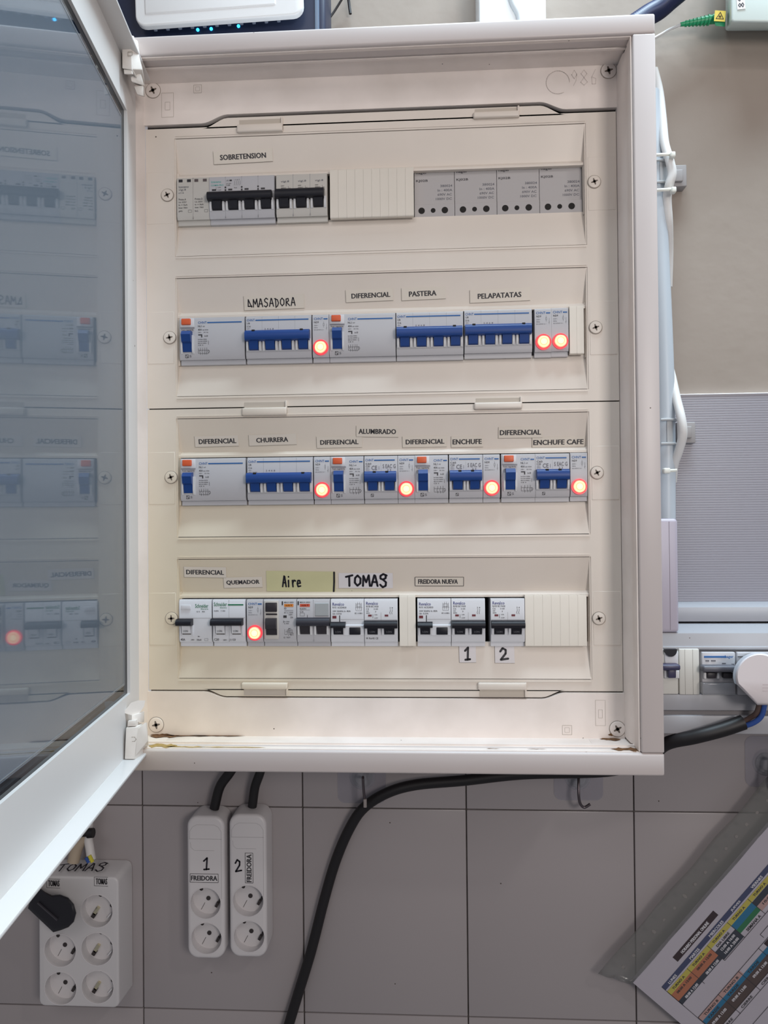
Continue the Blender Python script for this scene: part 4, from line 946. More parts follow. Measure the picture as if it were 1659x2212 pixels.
# ------------------------------------------------------------------ right side: pipe, clips, cable
PIPE = M('pipe_blue_grey', (184, 192, 200), .4)
YP = .100
tag(B().tube([W(1404, 200, YP), W(1419, 430, YP), W(1432, 700, YP), W(1438, 900, YP), W(1439, 1140, YP), W(1440, 1330, YP)], .0105, 20, 5).out('conduit_pipe', PIPE), 'blue-grey plastic conduit pipe running down the wall beside the cabinet', 'pipe')
CL = M('clip_grey', (176, 178, 180), .45)
for i, (y0, y1, xr, pl0, pl1, ym) in enumerate(((346, 393, 1440, 1440, 1484, 379), (906, 958, 1458, 1462, 1503, 934))):
    r_ = thing('pipe_clip', ('grey pipe clip high on the conduit beside the beige wall', 'grey pipe clip on the conduit in front of the fluted panel')[i], 'clip', (W(xr, ym, .12).x, .124, W(xr, ym, .12).z), 'grey pipe clips')
    xc = W(1419+15*i, ym, YP).x
    for yy in (y0, y1):
        z = W(xr, yy, .088).z; b = B()
        pts = []
        for a in range(-2, 13): 
            an = -math.pi/2+a*math.pi/12*1.0
            pts.append((xc+.0130*math.cos(an), YP+.0130*math.sin(an)))
        b.tube([Vector((x, y, z)) for x, y in pts], .0017, 8, 1); b.out('band', CL, r_)
    a = W(xr-16, y0, .088); c = W(xr, y1, .088)
    b = B(); b.plan([(xc+.0118*math.cos(q), YP+.0118*math.sin(q)) for q in [(-math.pi/2)+t*math.pi/10 for t in range(8)]]+[(xc+.0106*math.cos(q), YP+.0106*math.sin(q)) for q in [(-math.pi/2)+t*math.pi/10 for t in range(7, -1, -1)]], c.z, a.z); b.out('saddle', CL, r_)
    b = wbox(pl0, pl1, ym-22, ym+23, .110, .1248, .0010); bb = b.out('base_plate', M('clip_base', (150, 146, 146), .5), r_)
    b = wbox(pl0+18, pl1-8, ym-13, ym+12, .106, .112, .001); b.out('base_boss', M('clip_base', (150, 146, 146), .5), bb)
tag(B().tube([W(1412, 150, .10), W(1424, 200, .10), W(1431, 260, .095), W(1436, 310, .088), W(1446, 345, .082), W(1452, 375, .080), W(1445, 402, .082), W(1441, 430, .09), W(1444, 480, .095), W(1445, 545, .11), W(1443, 620, .118)], .0050, 12).out('white_cable', CW), 'white round cable tied along the upper part of the conduit', 'cable', 'white cables on the conduit')
tag(B().tube([W(1441, 780, .115), W(1450, 810, .105), W(1461, 860, .092), W(1472, 905, .080), W(1475, 940, .080), W(1466, 975, .088), W(1456, 1005, .098), W(1453, 1040, .11)], .0050, 12).out('white_cable', CW), 'white round cable bulging over the lower clip of the conduit', 'cable', 'white cables on the conduit')
TIE = M('tie_white', (222, 222, 214), .4)
for i, (x0, x1, yy, hx) in enumerate(((1414, 1452, 334, 1454), (1414, 1452, 410, 1456), (1432, 1462, 1017, 1441))):
    r_ = thing('cable_tie', ('white cable tie above the upper pipe clip', 'white cable tie below the upper pipe clip', 'white cable tie with square head on the conduit below the lower clip')[i], 'cable tie', W(hx, yy, .08), 'white cable ties')
    B().tube([W(x0, yy+1, .078), W((x0+x1)/2, yy, .074), W(x1, yy-1, .076)], .0018, 8, 4, flat=.5).out('strap', TIE, r_)
    a = W(hx-6 if i < 2 else hx-8, yy-6, .072); c = W(hx+5 if i < 2 else hx+7, yy+6, .072)
    B().box(a.x, c.x, .070, .078, c.z, a.z, .0016, 3).out('head', TIE, r_)

# fluted white panel
FLUTE = M('fluted_plastic', (144, 141, 149), .4)
zA = W(1560, 852, .119).z; zB = W(1560, 1300, .119).z; x0 = .262
fp = thing('fluted_panel', 'white fluted plastic sheet on the wall right of the cabinet', 'panel', (.4, WY, zB))
b = B(); m = b.bm; n = 84; X0, X1 = x0, .95; prev = None; pts = []
for i in range(n):
    z0 = zA+(zB-zA)*i/n; z1 = zA+(zB-zA)*(i+1)/n
    pts += [(.1188, z0), (.1188, z0+(z1-z0)*.7), (.1191, z0+(z1-z0)*.85)]
pts += [(.1188, zB), (.1245, zB), (.1245, zA)]
b.prof(pts, X0, X1); b.out('sheet', FLUTE, fp, angle=10)
B().box(X0, X1, .1180, .1245, zA, zA+.0012, .0004, 1).out('top_edge', M('edge_bright', (240, 240, 244), .3), fp)
# bright clip on the sheet
# ------------------------------------------------------------------ small consumer unit at right
TW = M('trunk_grey_white', (160, 160, 165), .4, specks=.03, sscale=50)
cu = thing('small_breaker_box', 'stepped white trunking and breaker box right of the cabinet', 'breaker box', (.45, WY, W(1500, 1585, .06).z))
X0, X1 = .255, .80
def zz(py, Y): return W(1540, py, Y).z
B().box(X0, X1, .066, .1245, zz(1343, .066), zz(1311, .066), .0012).out('trunking', TW, cu)
B().box(X0, X1, .0, .1245, zz(1586, .0)+.006, zz(1367, .0), .0012).out('case', TW, cu)
B().box(X0, X1, .0005, .066, zz(1343, .066)-.03, zz(1343, .066)-.0135).out('filler', TW, cu)
B().box(X0, X1, -.0035, .004, zz(1401, -.0035)-.0012, zz(1397, -.0035), .0006).out('ledge', TW, cu)
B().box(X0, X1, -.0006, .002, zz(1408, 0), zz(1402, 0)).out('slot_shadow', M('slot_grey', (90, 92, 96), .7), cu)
B().box(X0, X1, -.004, .004, zz(1535, -.004), zz(1500, -.004), .001).out('cover_lip', TW, cu)
B().box(X0, X1, -.006, .002, zz(1586, -.006), zz(1546, -.006), .0015).out('base_lid', TW, cu)
B().box(X0, X1, -.0007, .001, zz(1546, 0), zz(1535, 0)).out('groove', M('groove_grey', (120, 116, 118), .7), cu)
YB = -.006
def cdev(name, label, px0, px1, py0, py1, cat, mat):
    a = W(px0, py0, YB); c = W(px1, py1, YB); r_ = thing(name, label, cat, (a.x, YB, c.z))
    B().box(a.x, c.x, YB, .03, c.z, a.z, .0012).out('body', mat, r_); return r_, a, c
r_, a, c = cdev('circuit_breaker', 'grey single breaker half hidden behind the cabinet edge, small box', 1420, 1466, 1403, 1500, 'breaker', M('dev_beige2', (204, 202, 196), .45))
wbox(1436, 1466, 1407, 1440, YB-.002, YB+.004, .001).out('button_field', DEVW, r_)
b = B(); p = W(1449, 1411, YB-.004); b.plate([(p.x+.0062*math.cos(t), p.z+.004+.0075*math.sin(t)) for t in [math.pi+k*math.pi/10 for k in range(11)]], YB-.005, YB); b.out('test_button', BLACKT, r_)
wbox(1430, 1471, 1436, 1449, YB-.012, YB, .002).out('toggle_bar', M('toggle_violet', (58, 56, 84), .35), r_)
wbox(1436, 1468, 1448, 1466, YB-.003, YB, .001).out('toggle_guard', CHEEK, r_)
wbox(1444, 1461, 1446, 1465, YB-.008, YB, .001).out('toggle', M('toggle_violet', (58, 56, 84), .35), r_)
r_, a, c = cdev('blanking_strip', 'grey ribbed blanking piece between the breakers of the small box', 1467, 1512, 1402, 1501, 'blanking strip', M('dev_beige2', (204, 202, 196), .45))
b = B()
for px in (1480, 1497): wbox(px-.7, px+.7, 1403, 1500, YB-.0003, YB+.001, 0, 1, b)
b.out('groove', SEAM, r_)
r_, a, c = cdev('circuit_breaker', 'grey two-pole breaker with clear flap left of the white plug', 1516, 1590, 1409, 1502, 'breaker', DEV)
wbox(1521, 1569, 1417, 1421, YB-.0004, YB+.001).out('stripe', INKB, r_)
t = B(); f = Fr(W(1566, 1423, YB-.0003)); text(t, f, 'hager', 0, .0085, 0, .0036, .02); t.out('lettering', INKB, r_)
b = B()
for (u, v, w2, h2_) in ((1524, 1426, 8, 3), (1536, 1426, 10, 3), (1560, 1432, 8, 2), (1580, 1434, 6, 3)): wbox(u, u+w2, v, v+h2_, YB-.0003, YB+.001, 0, 1, b)
b.out('marking', INKL, r_)
wbox(1519, 1594, 1439, 1453, YB-.011, YB, .002).out('toggle_bar', M('toggle_grey', (88, 88, 96), .4), r_)
for px in (1528, 1563): wbox(px, px+20, 1453, 1466, YB-.006, YB, .001).out('toggle', BLACKB, r_)
for px in (1521, 1549, 1584): wbox(px, px+6, 1453, 1467, YB-.004, YB, .001).out('toggle_guard', CHEEK, r_)
CLEARF = clearmat('clear_flap', (.86, .87, .88), 0, rough=.06, diff=.10)
wbox(1519, 1589, 1476, 1501, YB-.010, YB-.001, .001).out('clear_flap', CLEARF, r_)
r_, a, c = cdev('din_socket', 'grey rail socket behind the white plug, small box', 1592, 1700, 1409, 1502, 'socket', DEV)
wbox(1594, 1660, 1418, 1419.5, YB-.0004, YB+.001).out('seam', SEAM, r_)
# white plug
pg = thing('power_plug', 'white rounded mains plug in the small breaker box at the right edge', 'plug', W(1648, 1520, -.01))
PLW = M('plug_white', (222, 214, 216), .4)
outl = [(1641+52*math.cos(t), 1462+50*math.sin(t)) for t in [math.radians(x) for x in range(160, 381, 7)]]
outl += [(1700, 1500), (1690, 1523), (1636, 1523)]
def solid(pix, Yf, Yb, grow, name, mat, parent, shrink=.9):
    cxp = sum(p[0] for p in pix)/len(pix); cyp = sum(p[1] for p in pix)/len(pix); b = B(); L = []
    for (Y, s_) in ((Yb, 1+grow), (Yf+.006, 1), (Yf+.002, .98), (Yf, shrink)):
        L.append([b.bm.verts.new(W(cxp+(x-cxp)*s_, cyp+(y-cyp)*s_, Y)) for x, y in pix])
    n = len(pix); b.bm.faces.new(L[0]); b.bm.faces.new(L[-1][::-1])
    for q in range(3):
        for i in range(n): b.bm.faces.new([L[q][i], L[q+1][i], L[q+1][(i+1) % n], L[q][(i+1) % n]])
    return b.out(name, mat, parent)
solid(outl, -.046, -.008, .0, 'body', PLW, pg, .92)
outl2 = [(x*.0+1641+(x-1641)*1.04-4, y-3) for x, y in outl[:-3]]+[(1690, 1480), (1610, 1490)]
solid(outl2, -.022, -.008, .0, 'rear_shell', M('plug_pale', (206, 214, 222), .35), pg, .99)
b = B(); f = Fr(W(1647, 1480, -.0462))
for (u, v) in ((0, .0), (0, -.003), (0, -.006)): rect(b, f, u, u+.006, v, v+.0007)
b.out('moulded_text', M('emboss_pink', (196, 184, 186), .6), pg)
BC = M('cable_sheath_black', (16, 12, 15), .5)
sc = thing('black_cable', 'thick black cable hooked behind the cabinet and hanging down the tiles', 'cable', W(640, 2200, .11))
B().tube([W(1606, 1560, -.018), W(1560, 1576, -.017), W(1500, 1592, -.012), W(1438, 1607, .004), W(1395, 1642, .05), W(1310, 1666, .088), W(1130, 1672, .098), W(1000, 1686, .102), W(900, 1695, .104), W(838, 1712, .104), W(787, 1744, .106), W(755, 1790, .110), W(725, 1860, .114), W(700, 1945, .115), W(672, 2055, .115), W(640, 2160, .115), W(610, 2260, .112)], lambda t: .0074-.0012*min(1, t*3), 16).out('sheath', BC, sc)
B().tube([W(1590, 1568, -.010), W(1618, 1552, -.014), W(1634, 1540, -.020), W(1641, 1518, -.022)], .0026, 10).out('brown_wire', M('wire_brown', (82, 64, 58), .5), sc)
B().tube([W(1594, 1572, -.012), W(1626, 1562, -.018), W(1645, 1546, -.022), W(1652, 1518, -.024)], .0026, 10).out('blue_wire', M('wire_blue', (44, 78, 150), .45), sc)
# white rounded box tucked behind the cabinet's right edge
jb = thing('junction_box', 'white rounded box tucked behind the right edge of the cabinet', 'junction box', (.28, .12, W(1450, 1368, .0).z))
JM = M('junction_white', (178, 171, 184), .4, specks=.03, sscale=50)
a = W(1380, 1121, -.001); c = W(1468, 1367, -.001); xm_ = W(1446, 1240, 0).x
B().box(a.x, c.x, -.001, .066, c.z, a.z, .0038, 4).out('case', JM, jb)
B().box(xm_-.00018, xm_+.00018, -.0012, .0, c.z+.003, a.z-.003).out('seam', M('seam_mauve', (120, 112, 122), .6), jb)

# ------------------------------------------------------------------ hooks
PL = clearmat('hook_film', (.95, .95, .965), 0, rough=.3, diff=.10, dcol=(190, 188, 200))
DOMEM = clearmat('hook_dome', (.97, .97, .98), 0, rough=.08, diff=.10, dcol=(220, 220, 226))
HOOKM = M('hook_metal', (96, 88, 92), .3, metal=.8)
for i, (cx, y0, y1, wd, pts) in enumerate(((782, 1640, 1735, 104, [(784, 1680), (785, 1700), (787, 1722), (789, 1742)]), (1250, 1630, 1729, 106, [(1250, 1684), (1250, 1715), (1253, 1735), (1262, 1744), (1275, 1737)]), (1659, 1590, 1700, 98, [(1662, 1640), (1662, 1690), (1668, 1712), (1680, 1716)]))):
    p = W(cx, y0, .123); q = W(cx+wd/2, y1, .123); l = W(cx-wd/2, y1, .123)
    r_ = thing('adhesive_hook', ('clear adhesive wall hook carrying the thick black cable', 'clear adhesive wall hook with bare metal hook under the cabinet', 'clear adhesive wall hook at the right edge below the small breaker box')[i], 'hook', (p.x, WY, q.z), 'clear adhesive hooks')
    rr = .009; b = B(); pc = []
    for (X, Z, s1, s2) in ((l.x+rr, q.z+rr, math.pi, 1.5*math.pi), (q.x-rr, q.z+rr, 1.5*math.pi, 2*math.pi), (q.x-rr, p.z-rr, 0, math.pi/2), (l.x+rr, p.z-rr, math.pi/2, math.pi)):
        pc += [(X+rr*math.cos(s1+(s2-s1)*t/5), Z+rr*math.sin(s1+(s2-s1)*t/5)) for t in range(6)]
    B().plate(pc, .1222, .1232).out('film', PL, r_)
    c0 = W(cx, 1681 if i < 2 else 1650, .118)
    b = B()
    for (R, Y) in ((.016, .1222), (.0125, .1195), (.0085, .1165)): b.disc((c0.x, c0.z), R*.88, Y-.001, Y+.0012, 24, R)
    b.out('dome', DOMEM, r_)
    hb = [W(pts[0][0], pts[0][1], .112)]+[W(x, y, .1+.006*(k in (0,))) for k, (x, y) in enumerate(pts)] if i else [W(pts[0][0], pts[0][1], .112)]+[W(x, y, .092) for x, y in pts]
    B().tube(hb, .0016, 10, 5).out('hook_wire', HOOKM, r_)
    if i == 0: wbox(785, 792, 1727, 1745, .088, .091, .0006).out('hook_tip', M('tip_clear', (150, 142, 140), .3), r_)

# ------------------------------------------------------------------ power strips
PS = M('strip_white', (205, 201, 202), .42)
def cut(obj, cutters):
    for (c, r, y0, y1) in cutters:
        t = B(); t.disc(c, r, y0, y1, 40); me = bpy.data.meshes.new('c'); bmesh.ops.recalc_face_normals(t.bm, faces=t.bm.faces[:]); t.bm.to_mesh(me); co_ = bpy.data.objects.new('c', me); COL.objects.link(co_)
        co_.location = (0, 0, 0)
        md = obj.modifiers.new('b', 'BOOLEAN'); md.operation = 'DIFFERENCE'; md.solver = 'EXACT'; md.object = co_
        bpy.context.view_layer.update()
        me2 = bpy.data.meshes.new_from_object(obj.evaluated_get(bpy.context.evaluated_depsgraph_get()))
        obj.modifiers.clear(); obj.data = me2
        bpy.data.objects.remove(co_)
    for p in obj.data.polygons: p.use_smooth = True
    obj.data.set_sharp_from_angle(angle=math.radians(35))
PIN = M('pin_hole', (50, 44, 44), .6)
SHUT = M('shutter_grey', (150, 146, 148), .5)
def socket(parent, c, Yf, R=.0197, kind='shutter', ang=.9):
    """ recessed schuko cup """
    Yd = Yf+.0120
    b = B().disc(c, R, Yd, Yd+.001, 40); s_ = b.out('socket', PS, parent)
    # ring wall slightly lighter lip
    b = B().ring(c, R+.0004, .0009, Yf-.0004, Yf+.002, 40); b.out('socket_lip', PS, s_)
    def at(deg, rr): return c[0]+rr*math.cos(math.radians(deg)), c[1]+rr*math.sin(math.radians(deg))
    def clip(deg, rr, w2, h2_, mat, rot):
        x, z = at(deg, rr); f = Fr((x, Yd-.0025, z)).rot(math.radians(rot)); q = [(-w2, -h2_), (w2, -h2_), (w2, h2_), (-w2, h2_)]; b = B()
        b.hexa([f.p(u, v, .0012) for u, v in q], [f.p(u, v, -.003) for u, v in q], .0004); b.out('earth_clip', mat, s_)
    if kind == 'shutter':
        B().disc(at(0, 0), .0026, Yd-.0006, Yd, 18).out('centre_screw', PIN, s_)
        for dg in (128, 58): B().disc(at(dg, .0138), .0022, Yd-.0005, Yd, 14).out('pin_hole', PIN, s_)
        clip(-30, .0128, .0016, .0030, PIN, -28); clip(-8, .0140, .0010, .0018, PIN, -12)  # clips coloured dark, the shade inside the cup is put into them
        f = Fr((c[0]-.0065, Yd-.0002, c[1]-.0095)); b = B(); line(b, f, [(-.0022, -.0040), (.0022, .0040)], .0005); b.out('slot_line', PIN, s_)
    else:
        for dg in (92, 4): B().disc(at(dg, .0134), .0024, Yd-.0005, Yd, 18).out('pin_hole', PIN, s_)
        clip(225, .0070, .0050, .0019, M('clip_brass', (214, 206, 176), .22, metal=.9), 58); clip(232, .0128, .0032, .0022, PIN, 58)
        clip(-42, .0150, .0034, .0008, M('clip_pale', (220, 220, 222), .3), 50)
def strip(px0, px1, py0, py1, label, sockets, cord, textf):
    Yf = .089; a = W(px0, py0, Yf); c = W(px1, py1, Yf)
    r_ = thing('power_strip', label, 'power strip', ((a.x+c.x)/2, WY, c.z), 'two-way white power strips')
    b = B(); b.box(a.x, c.x, Yf, .122, c.z, a.z)
    vert = [e for e in b.bm.edges if abs(e.verts[0].co.y-e.verts[1].co.y) > .01]
    bmesh.ops.bevel(b.bm, geom=vert, offset=.0125, segments=6, affect='EDGES', profile=.5)
    fr_ = [e for e in b.bm.edges if e.verts[0].co.y < Yf+1e-5 and e.verts[1].co.y < Yf+1e-5]
    bmesh.ops.bevel(b.bm, geom=fr_, offset=.0040, segments=4, affect='EDGES', profile=.5)
    body = b.out('body', PS, None); cs = []
    for (sx, sy) in sockets:
        p = W(sx, sy, Yf); cs.append(((p.x, p.z), .0186, Yf-.01, Yf+.0125))
    cut(body, cs)
    for v in body.data.vertices: v.co -= r_.location
    body.parent = r_
    for cc in cs: socket(r_, cc[0], Yf, R=.0186, kind='shutter')
    # moulded lines of the cord cover
    e = B(); f = Fr((0, Yf-.0001, 0)); W_ = c.x-a.x; z1 = a.z-.012; zz_ = W(px0, cord, Yf).z
    line(e, f, [(a.x+.003, zz_), (c.x-.003, zz_)], .0004, 0, False)
    line(e, f, [(a.x+.0045, zz_-.004), (a.x+.005, zz_-.010), (a.x+.009, zz_-.0135), (c.x-.012, zz_-.0135)], .0003, 0, False)
    line(e, f, [(a.x+.0035, zz_), (a.x+.0035, z1-.006), (a.x+.007, z1-.0005), (a.x+.012, z1+.002), (c.x-.012, z1+.002), (c.x-.007, z1-.0005), (c.x-.0035, z1-.006), (c.x-.0035, zz_-.07)], .0003, 0, False)
    e.out('moulding_line', M('moulding_shade', (160, 156, 158), .6), r_)
    textf(r_, Yf); return r_
def tf1(r_, Yf):
    f = Fr(W(446, 1866, Yf-.0002)); b = B()
    frame_rect(b, Fr(W(441, 1897, Yf-.0002)), -.0168, .0168, -.0050, .0050, .0005); text(b, Fr(W(441, 1897, Yf-.0002)), 'FREIDORA', -.0158, .0158, -.0029, .0029, .03)
    b.out('lettering', INK, r_); t = B(); hand(t, f, '1', -.0045, .0045, -.0070, .0072, .0019); t.out('hand_number', MARKER, r_)
def tf2(r_, Yf):
    f = Fr(W(538, 1875, Yf-.0002)).rot(math.pi/2); b = B()
    frame_rect(b, f, -.0175, .0175, -.0046, .0046, .0005); text(b, f, 'FREIDORA', -.0166, .0160, -.0030, .0030, .03)
    b.out('lettering', INK, r_); t = B(); hand(t, Fr(W(515, 1871, Yf-.0002)), '2', -.0048, .0048, -.0066, .0074, .0019); t.out('hand_number', MARKER, r_)
strip(403, 486, 1763, 2073, 'white two-way power strip with a handwritten 1, left of the pair', ((444, 1951), (446, 2027)), 1812, tf1)
strip(494, 577, 1759, 2070, 'white two-way power strip with a handwritten 2, right of the pair', ((536, 1946), (538, 2023)), 1808, tf2)
tag(B().tube([W(520, 1630, .10), W(497, 1668, .10), W(475, 1700, .104), W(463, 1746, .106)], .0058, 14).out('power_cable', BC), 'left one of two black cords dropping from the cabinet to a power strip', 'cable', 'black cords of the power strips')
tag(B().tube([W(575, 1620, .10), W(562, 1668, .10), W(551, 1700, .104), W(545, 1742, .106)], .0055, 14).out('power_cable', BC), 'right one of two black cords dropping from the cabinet to a power strip', 'cable', 'black cords of the power strips')

# six-way block
Yf = .086; PB = M('block_white', (196, 193, 194), .42)
a = W(83, 1893, Yf); c = W(257, 2178, Yf)
blk = thing('power_block', 'white six-way socket block hanging on the tiles below the open door', 'power block', ((a.x+c.x)/2, WY, c.z))
b = B(); b.hexa([(a.x, Yf, a.z), (c.x, Yf, a.z), (c.x, Yf, c.z), (a.x, Yf, c.z)], [(a.x-.002, .122, a.z+.004), (c.x+.002, .122, a.z+.004), (c.x+.002, .122, c.z), (a.x-.002, .122, c.z)])
vert = [e for e in b.bm.edges if abs(e.verts[0].co.y-e.verts[1].co.y) > .01]
bmesh.ops.bevel(b.bm, geom=vert, offset=.007, segments=4, affect='EDGES', profile=.5)
fr_ = [e for e in b.bm.edges if e.verts[0].co.y < Yf+1e-5 and e.verts[1].co.y < Yf+1e-5]
bmesh.ops.bevel(b.bm, geom=fr_, offset=.0022, segments=3, affect='EDGES', profile=.5)
body = b.out('body', PB, None); cs = []
SK = [(209, 1968, 'b'), (210, 2050, 'b'), (211, 2132, 'b'), (130, 2053, 's'), (131, 2135, 's'), (127, 1970, 'p')]
for (sx, sy, kd) in SK:
    p = W(sx, sy, Yf); cs.append(((p.x, p.z), .0193, Yf-.01, Yf+.0125))
cut(body, cs)
for v in body.data.vertices: v.co -= blk.location
body.parent = blk
for cc, kd in zip(cs, SK): socket(blk, cc[0], Yf, kind='shutter' if kd[2] == 's' else 'brass', ang=-.78 if kd[2] != 's' else 2.1)
for (cx_, cy_) in ((116, 1908), (219, 1904)):
    f = Fr(W(cx_, cy_, Yf-.0003)); b = B(); text(b, f, 'TOMAS', -.0068, .0072, -.0036, .0036, .03); line(b, f, [(.0078, .0050), (-.0086, .0050), (-.0086, -.0052), (.0078, -.0056)], .0004); b.out('lettering', INK, blk)
f = Fr(W(177, 1874, .0985), (1, 0, .03), (0, 1, .12)); b = B(); hand(b, f, 'TOMAZ', -.030, .030, -.007, .008, .0018); b.out('hand_lettering', MARKER, blk)
# cables into the block
w1 = thing('cord_pair', 'two white cords bound with a black tie entering the six-way block', 'cable', W(180, 1860, .10))
B().tube([W(196, 1740, .10), W(180, 1800, .10), W(166, 1832, .10), W(158, 1862, .098)], .0072, 14).out('sheath', M('cord_beige', (176, 160, 140), .5), w1)
B().tube([W(196, 1740, .10), W(190, 1800, .10), W(194, 1832, .099), W(198, 1858, .096)], .0052, 14).out('sheath', M('cord_white', (212, 208, 206), .5), w1)
B().tube([W(193, 1848, .092), W(200, 1862, .092)], .0022, 8, 1).out('yellow_wire', M('wire_yellow', (200, 190, 60), .5), w1)
B().tube([W(186, 1852, .092), W(192, 1863, .092)], .0022, 8, 1).out('blue_wire', M('wire_blue', (44, 78, 150), .45), w1)
B().tube([W(150, 1812, .088), W(172, 1802, .086), W(197, 1800, .088)], .0036, 12, 3).out('black_tie', BC, w1)
B().tube([W(190, 1800, .084), W(202, 1799, .084)], .0056, 12, 1).out('black_tie', BC, w1)
# black angled plug
bp = thing('power_plug', 'black angled plug in the upper left socket of the six-way block', 'plug', W(127, 1972, .06))
PK = M('plug_black', (20, 18, 26), .42)
f = Fr(W(92, 1955, .050)).rot(math.radians(-40))
solid([(85, 1917), (98, 1927), (112, 1934), (130, 1932), (148, 1939), (160, 1953), (165, 1972), (160, 1991), (148, 2003), (130, 2010), (115, 2014), (60, 1962), (66, 1940)], .050, .0855, .0, 'body', PK, bp, .84)
q = [(-.006, -.0006), (.024, -.0006), (.024, .0006), (-.006, .0006)]
B().hexa([f.p(u, v-.001, .0020) for u, v in q], [f.p(u, v-.001, -.002) for u, v in q]).out('ridge', M('plug_edge', (60, 58, 64), .4), bp)
for k in range(3):
    x = -.022-.006*k; q = [(x-.002, -.011), (x+.002, -.011), (x+.002, .009), (x-.002, .009)]
    B().hexa([f.p(u, v, -.004) for u, v in q], [f.p(u, v, -.022) for u, v in q], .001).out('strain_relief', PK, bp)
B().tube([f.p(-.018, -.001, -.013), f.p(-.06, 0, -.013), f.p(-.10, .01, -.011), f.p(-.16, .05, -.009)], .0050, 12).out('cord', PK, bp)

# ------------------------------------------------------------------ laminated timetable
YS = .104
o_ = W(1362, 2118, YS); e1 = W(1659, 1775, YS)
fr = Fr(o_, e1-o_, Vector((-(e1-o_).z, 0, (e1-o_).x))); SC = (e1-o_).length/454.0
if fr.n.y > 0: print('frame flipped')
pp = thing('timetable_sheet', 'colour-printed weekly timetable in a clear plastic sleeve, hanging askew at lower right', 'paper', fr.p(.1, -.1))
def PP(x, y, z=0): return fr.p(x*SC, y*SC, z)
def sheet(name, x0, x1, y0, y1, z0, z1, mat, parent):
    q = [(x0, y0), (x1, y0), (x1, y1), (x0, y1)]; return B().hexa([PP(x, y, z1) for x, y in q], [PP(x, y, z0) for x, y in q]).out(name, mat, parent)
sheet('paper', 0, 620, -420, 0, 0, .0006, M('sheet_paper', (168, 163, 172), .45, var=.02), pp)
SLV = clearmat('sleeve_plastic', (.80, .80, .80), 0, rough=.12, diff=.16, dcol=(176, 176, 172))
n = 26; b = B(); m = b.bm; rows = []
for (y, zb) in ((-6, .0010), (14, .0016), (30, -.0005), (44, .0012), (60, -.0008)):
    rows.append([m.verts.new(PP(-8-y*.45+ i*640/n, y+1.5*math.sin(i*.9)*(y > 50), zb+.0005*math.sin(i*1.1+y*.2))) for i in range(n+1)])
for r_1, r_2 in zip(rows, rows[1:]):
    for i in range(n): m.faces.new([r_1[i], r_1[i+1], r_2[i+1], r_2[i]])
ss = b.out('sleeve_margin', SLV, pp, angle=80); ss.modifiers.new('s', 'SOLIDIFY').thickness = .0003
b = B()
for i in range(15):
    x = 12+i*34
    L = [PP(x+3.6*math.cos(t*math.pi/5), 30+3.6*math.sin(t*math.pi/5)*(1+.6*(i % 3 == 0)), .0004) for t in range(10)]
    b.bm.faces.new([b.bm.verts.new(v) for v in L])
b.out('punched_hole', M('hole_shade', (120, 116, 114), .8), pp)
CM = {'y': M('p_yellow', (168, 158, 76), .5), 'o': M('p_orange', (158, 100, 76), .5), 'k': M('p_slate', (50, 54, 64), .5), 'b': M('p_blue', (40, 100, 134), .5), 'g': M('p_green', (44, 102, 70), .5), 'p': M('p_pink', (164, 134, 130), .5), 'n': M('p_navy', (60, 66, 94), .5), 'd': M('p_dark', (50, 38, 42), .5), 'h': M('p_umber', (74, 62, 60), .5)}
def cells(lst, key, nm='printed_cell'):
    for (x0, x1, y0, y1) in lst: b = B(); b.quad(*[PP(x, y, .0009) for x, y in ((x0, y0), (x1, y0), (x1, y1), (x0, y1))]); b.out(nm, CM[key], pp)
cells([(34, 620, -68, -57)], 'n'); cells([(98, 232, -48, -34), (248, 500, -168, -158)], 'd')
cells([(34, 620, -83, -72)], 'y'); cells([(34, 166, -103, -83)], 'o')
cells([(34, 166, -114, -103), (166, 232, -118, -94), (299, 365, -97, -84)], 'k')
cells([(232, 299, -97, -83), (35, 620, -178, -168)], 'b'); cells([(232, 299, -108, -97)], 'g'); cells([(299, 620, -111, -97), (35, 170, -168, -156)], 'p')
cells([(35, 620, -204, -178)], 'h')
ln = B(); lf = Fr(PP(0, 0, .0012), fr.x, fr.y)
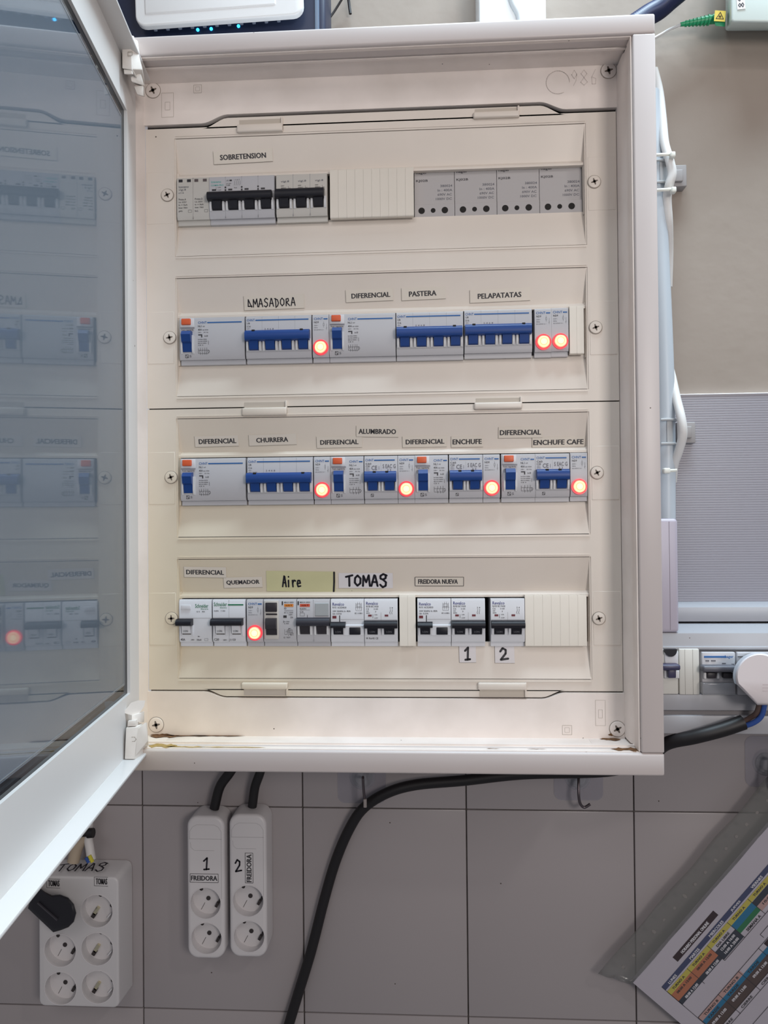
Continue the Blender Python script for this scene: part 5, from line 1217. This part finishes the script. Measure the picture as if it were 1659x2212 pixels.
def pl_(pts, wd=1.0): line(ln, lf, [(x*SC, y*SC) for x, y in pts], wd*SC, 0, False)
for x in (34, 100, 166, 232, 299, 365, 431, 500): pl_([(x, -72), (x, -120)])
for x in (35, 101, 167, 233, 300, 366, 432): pl_([(x, -156), (x, -216)])
pl_([(34, -57), (34, -300)]); pl_([(166, -120), (620, -120)]); pl_([(35, -216), (620, -216)]); pl_([(35, -204), (620, -204)]); pl_([(35, -156), (620, -156)]); pl_([(100, -250), (620, -250)]); pl_([(258, -150), (258, -140), (400, -140)])
ln.out('table_line', INK, pp)
t = B(); tl = Fr(PP(0, 0, .0011), fr.x, fr.y)
def tt(s, x0, x1, y0, y1, b_): text(b_, tl, s, x0*SC, x1*SC, y0*SC, y1*SC, .03, z=.0001)
tt('HORARIO PERSONAL ONLINE', 118, 206, -45, -38, t)
for s, x in (('LUNES', 50), ('MARTES', 120), ('MIERCOLES', 184), ('JUEVES', 256), ('VIERNES', 322), ('SABADO', 390)): tt(s, x, x+6*len(s)*.82, -66, -60, t)
for x in (50, 118): tt('08:00 A 12:00', x, x+40, -112, -106, t)
tt('12:00 A 16:00', 178, 222, -103, -97, t); tt('16:00 A 20:00', 178, 222, -113, -107, t)
for x in (45, 110, 178, 244, 310): tt('09:00 A 13:00', x, x+44, -190, -184, t)
t.out('pale_lettering', M('print_pale', (196, 194, 200), .6), pp)
t = B()
for x in (46, 112, 178, 244, 312): tt('TURNO A', x, x+38, -80, -75, t)
tt('08:00 A 12:00', 46, 92, -92, -87, t); tt('08:00 A 12:00', 112, 158, -92, -87, t); tt('DIA LIBRE', 178, 218, -91, -86, t); tt('SEMANA A', 246, 290, -117, -111, t); tt('10:00', 312, 340, -105, -100, t); t.out('dark_lettering', INK, pp); t = B(); tt('TURNO B', 48, 92, -165, -160, t); tt('TURNO B', 112, 158, -165, -160, t)
for x in (48, 112, 178, 244): tt('TARDE', x, x+34, -176, -171, t); tt('CIERRE', x, x+34, -213, -208, t)
t.out('dark_lettering', INK, pp)
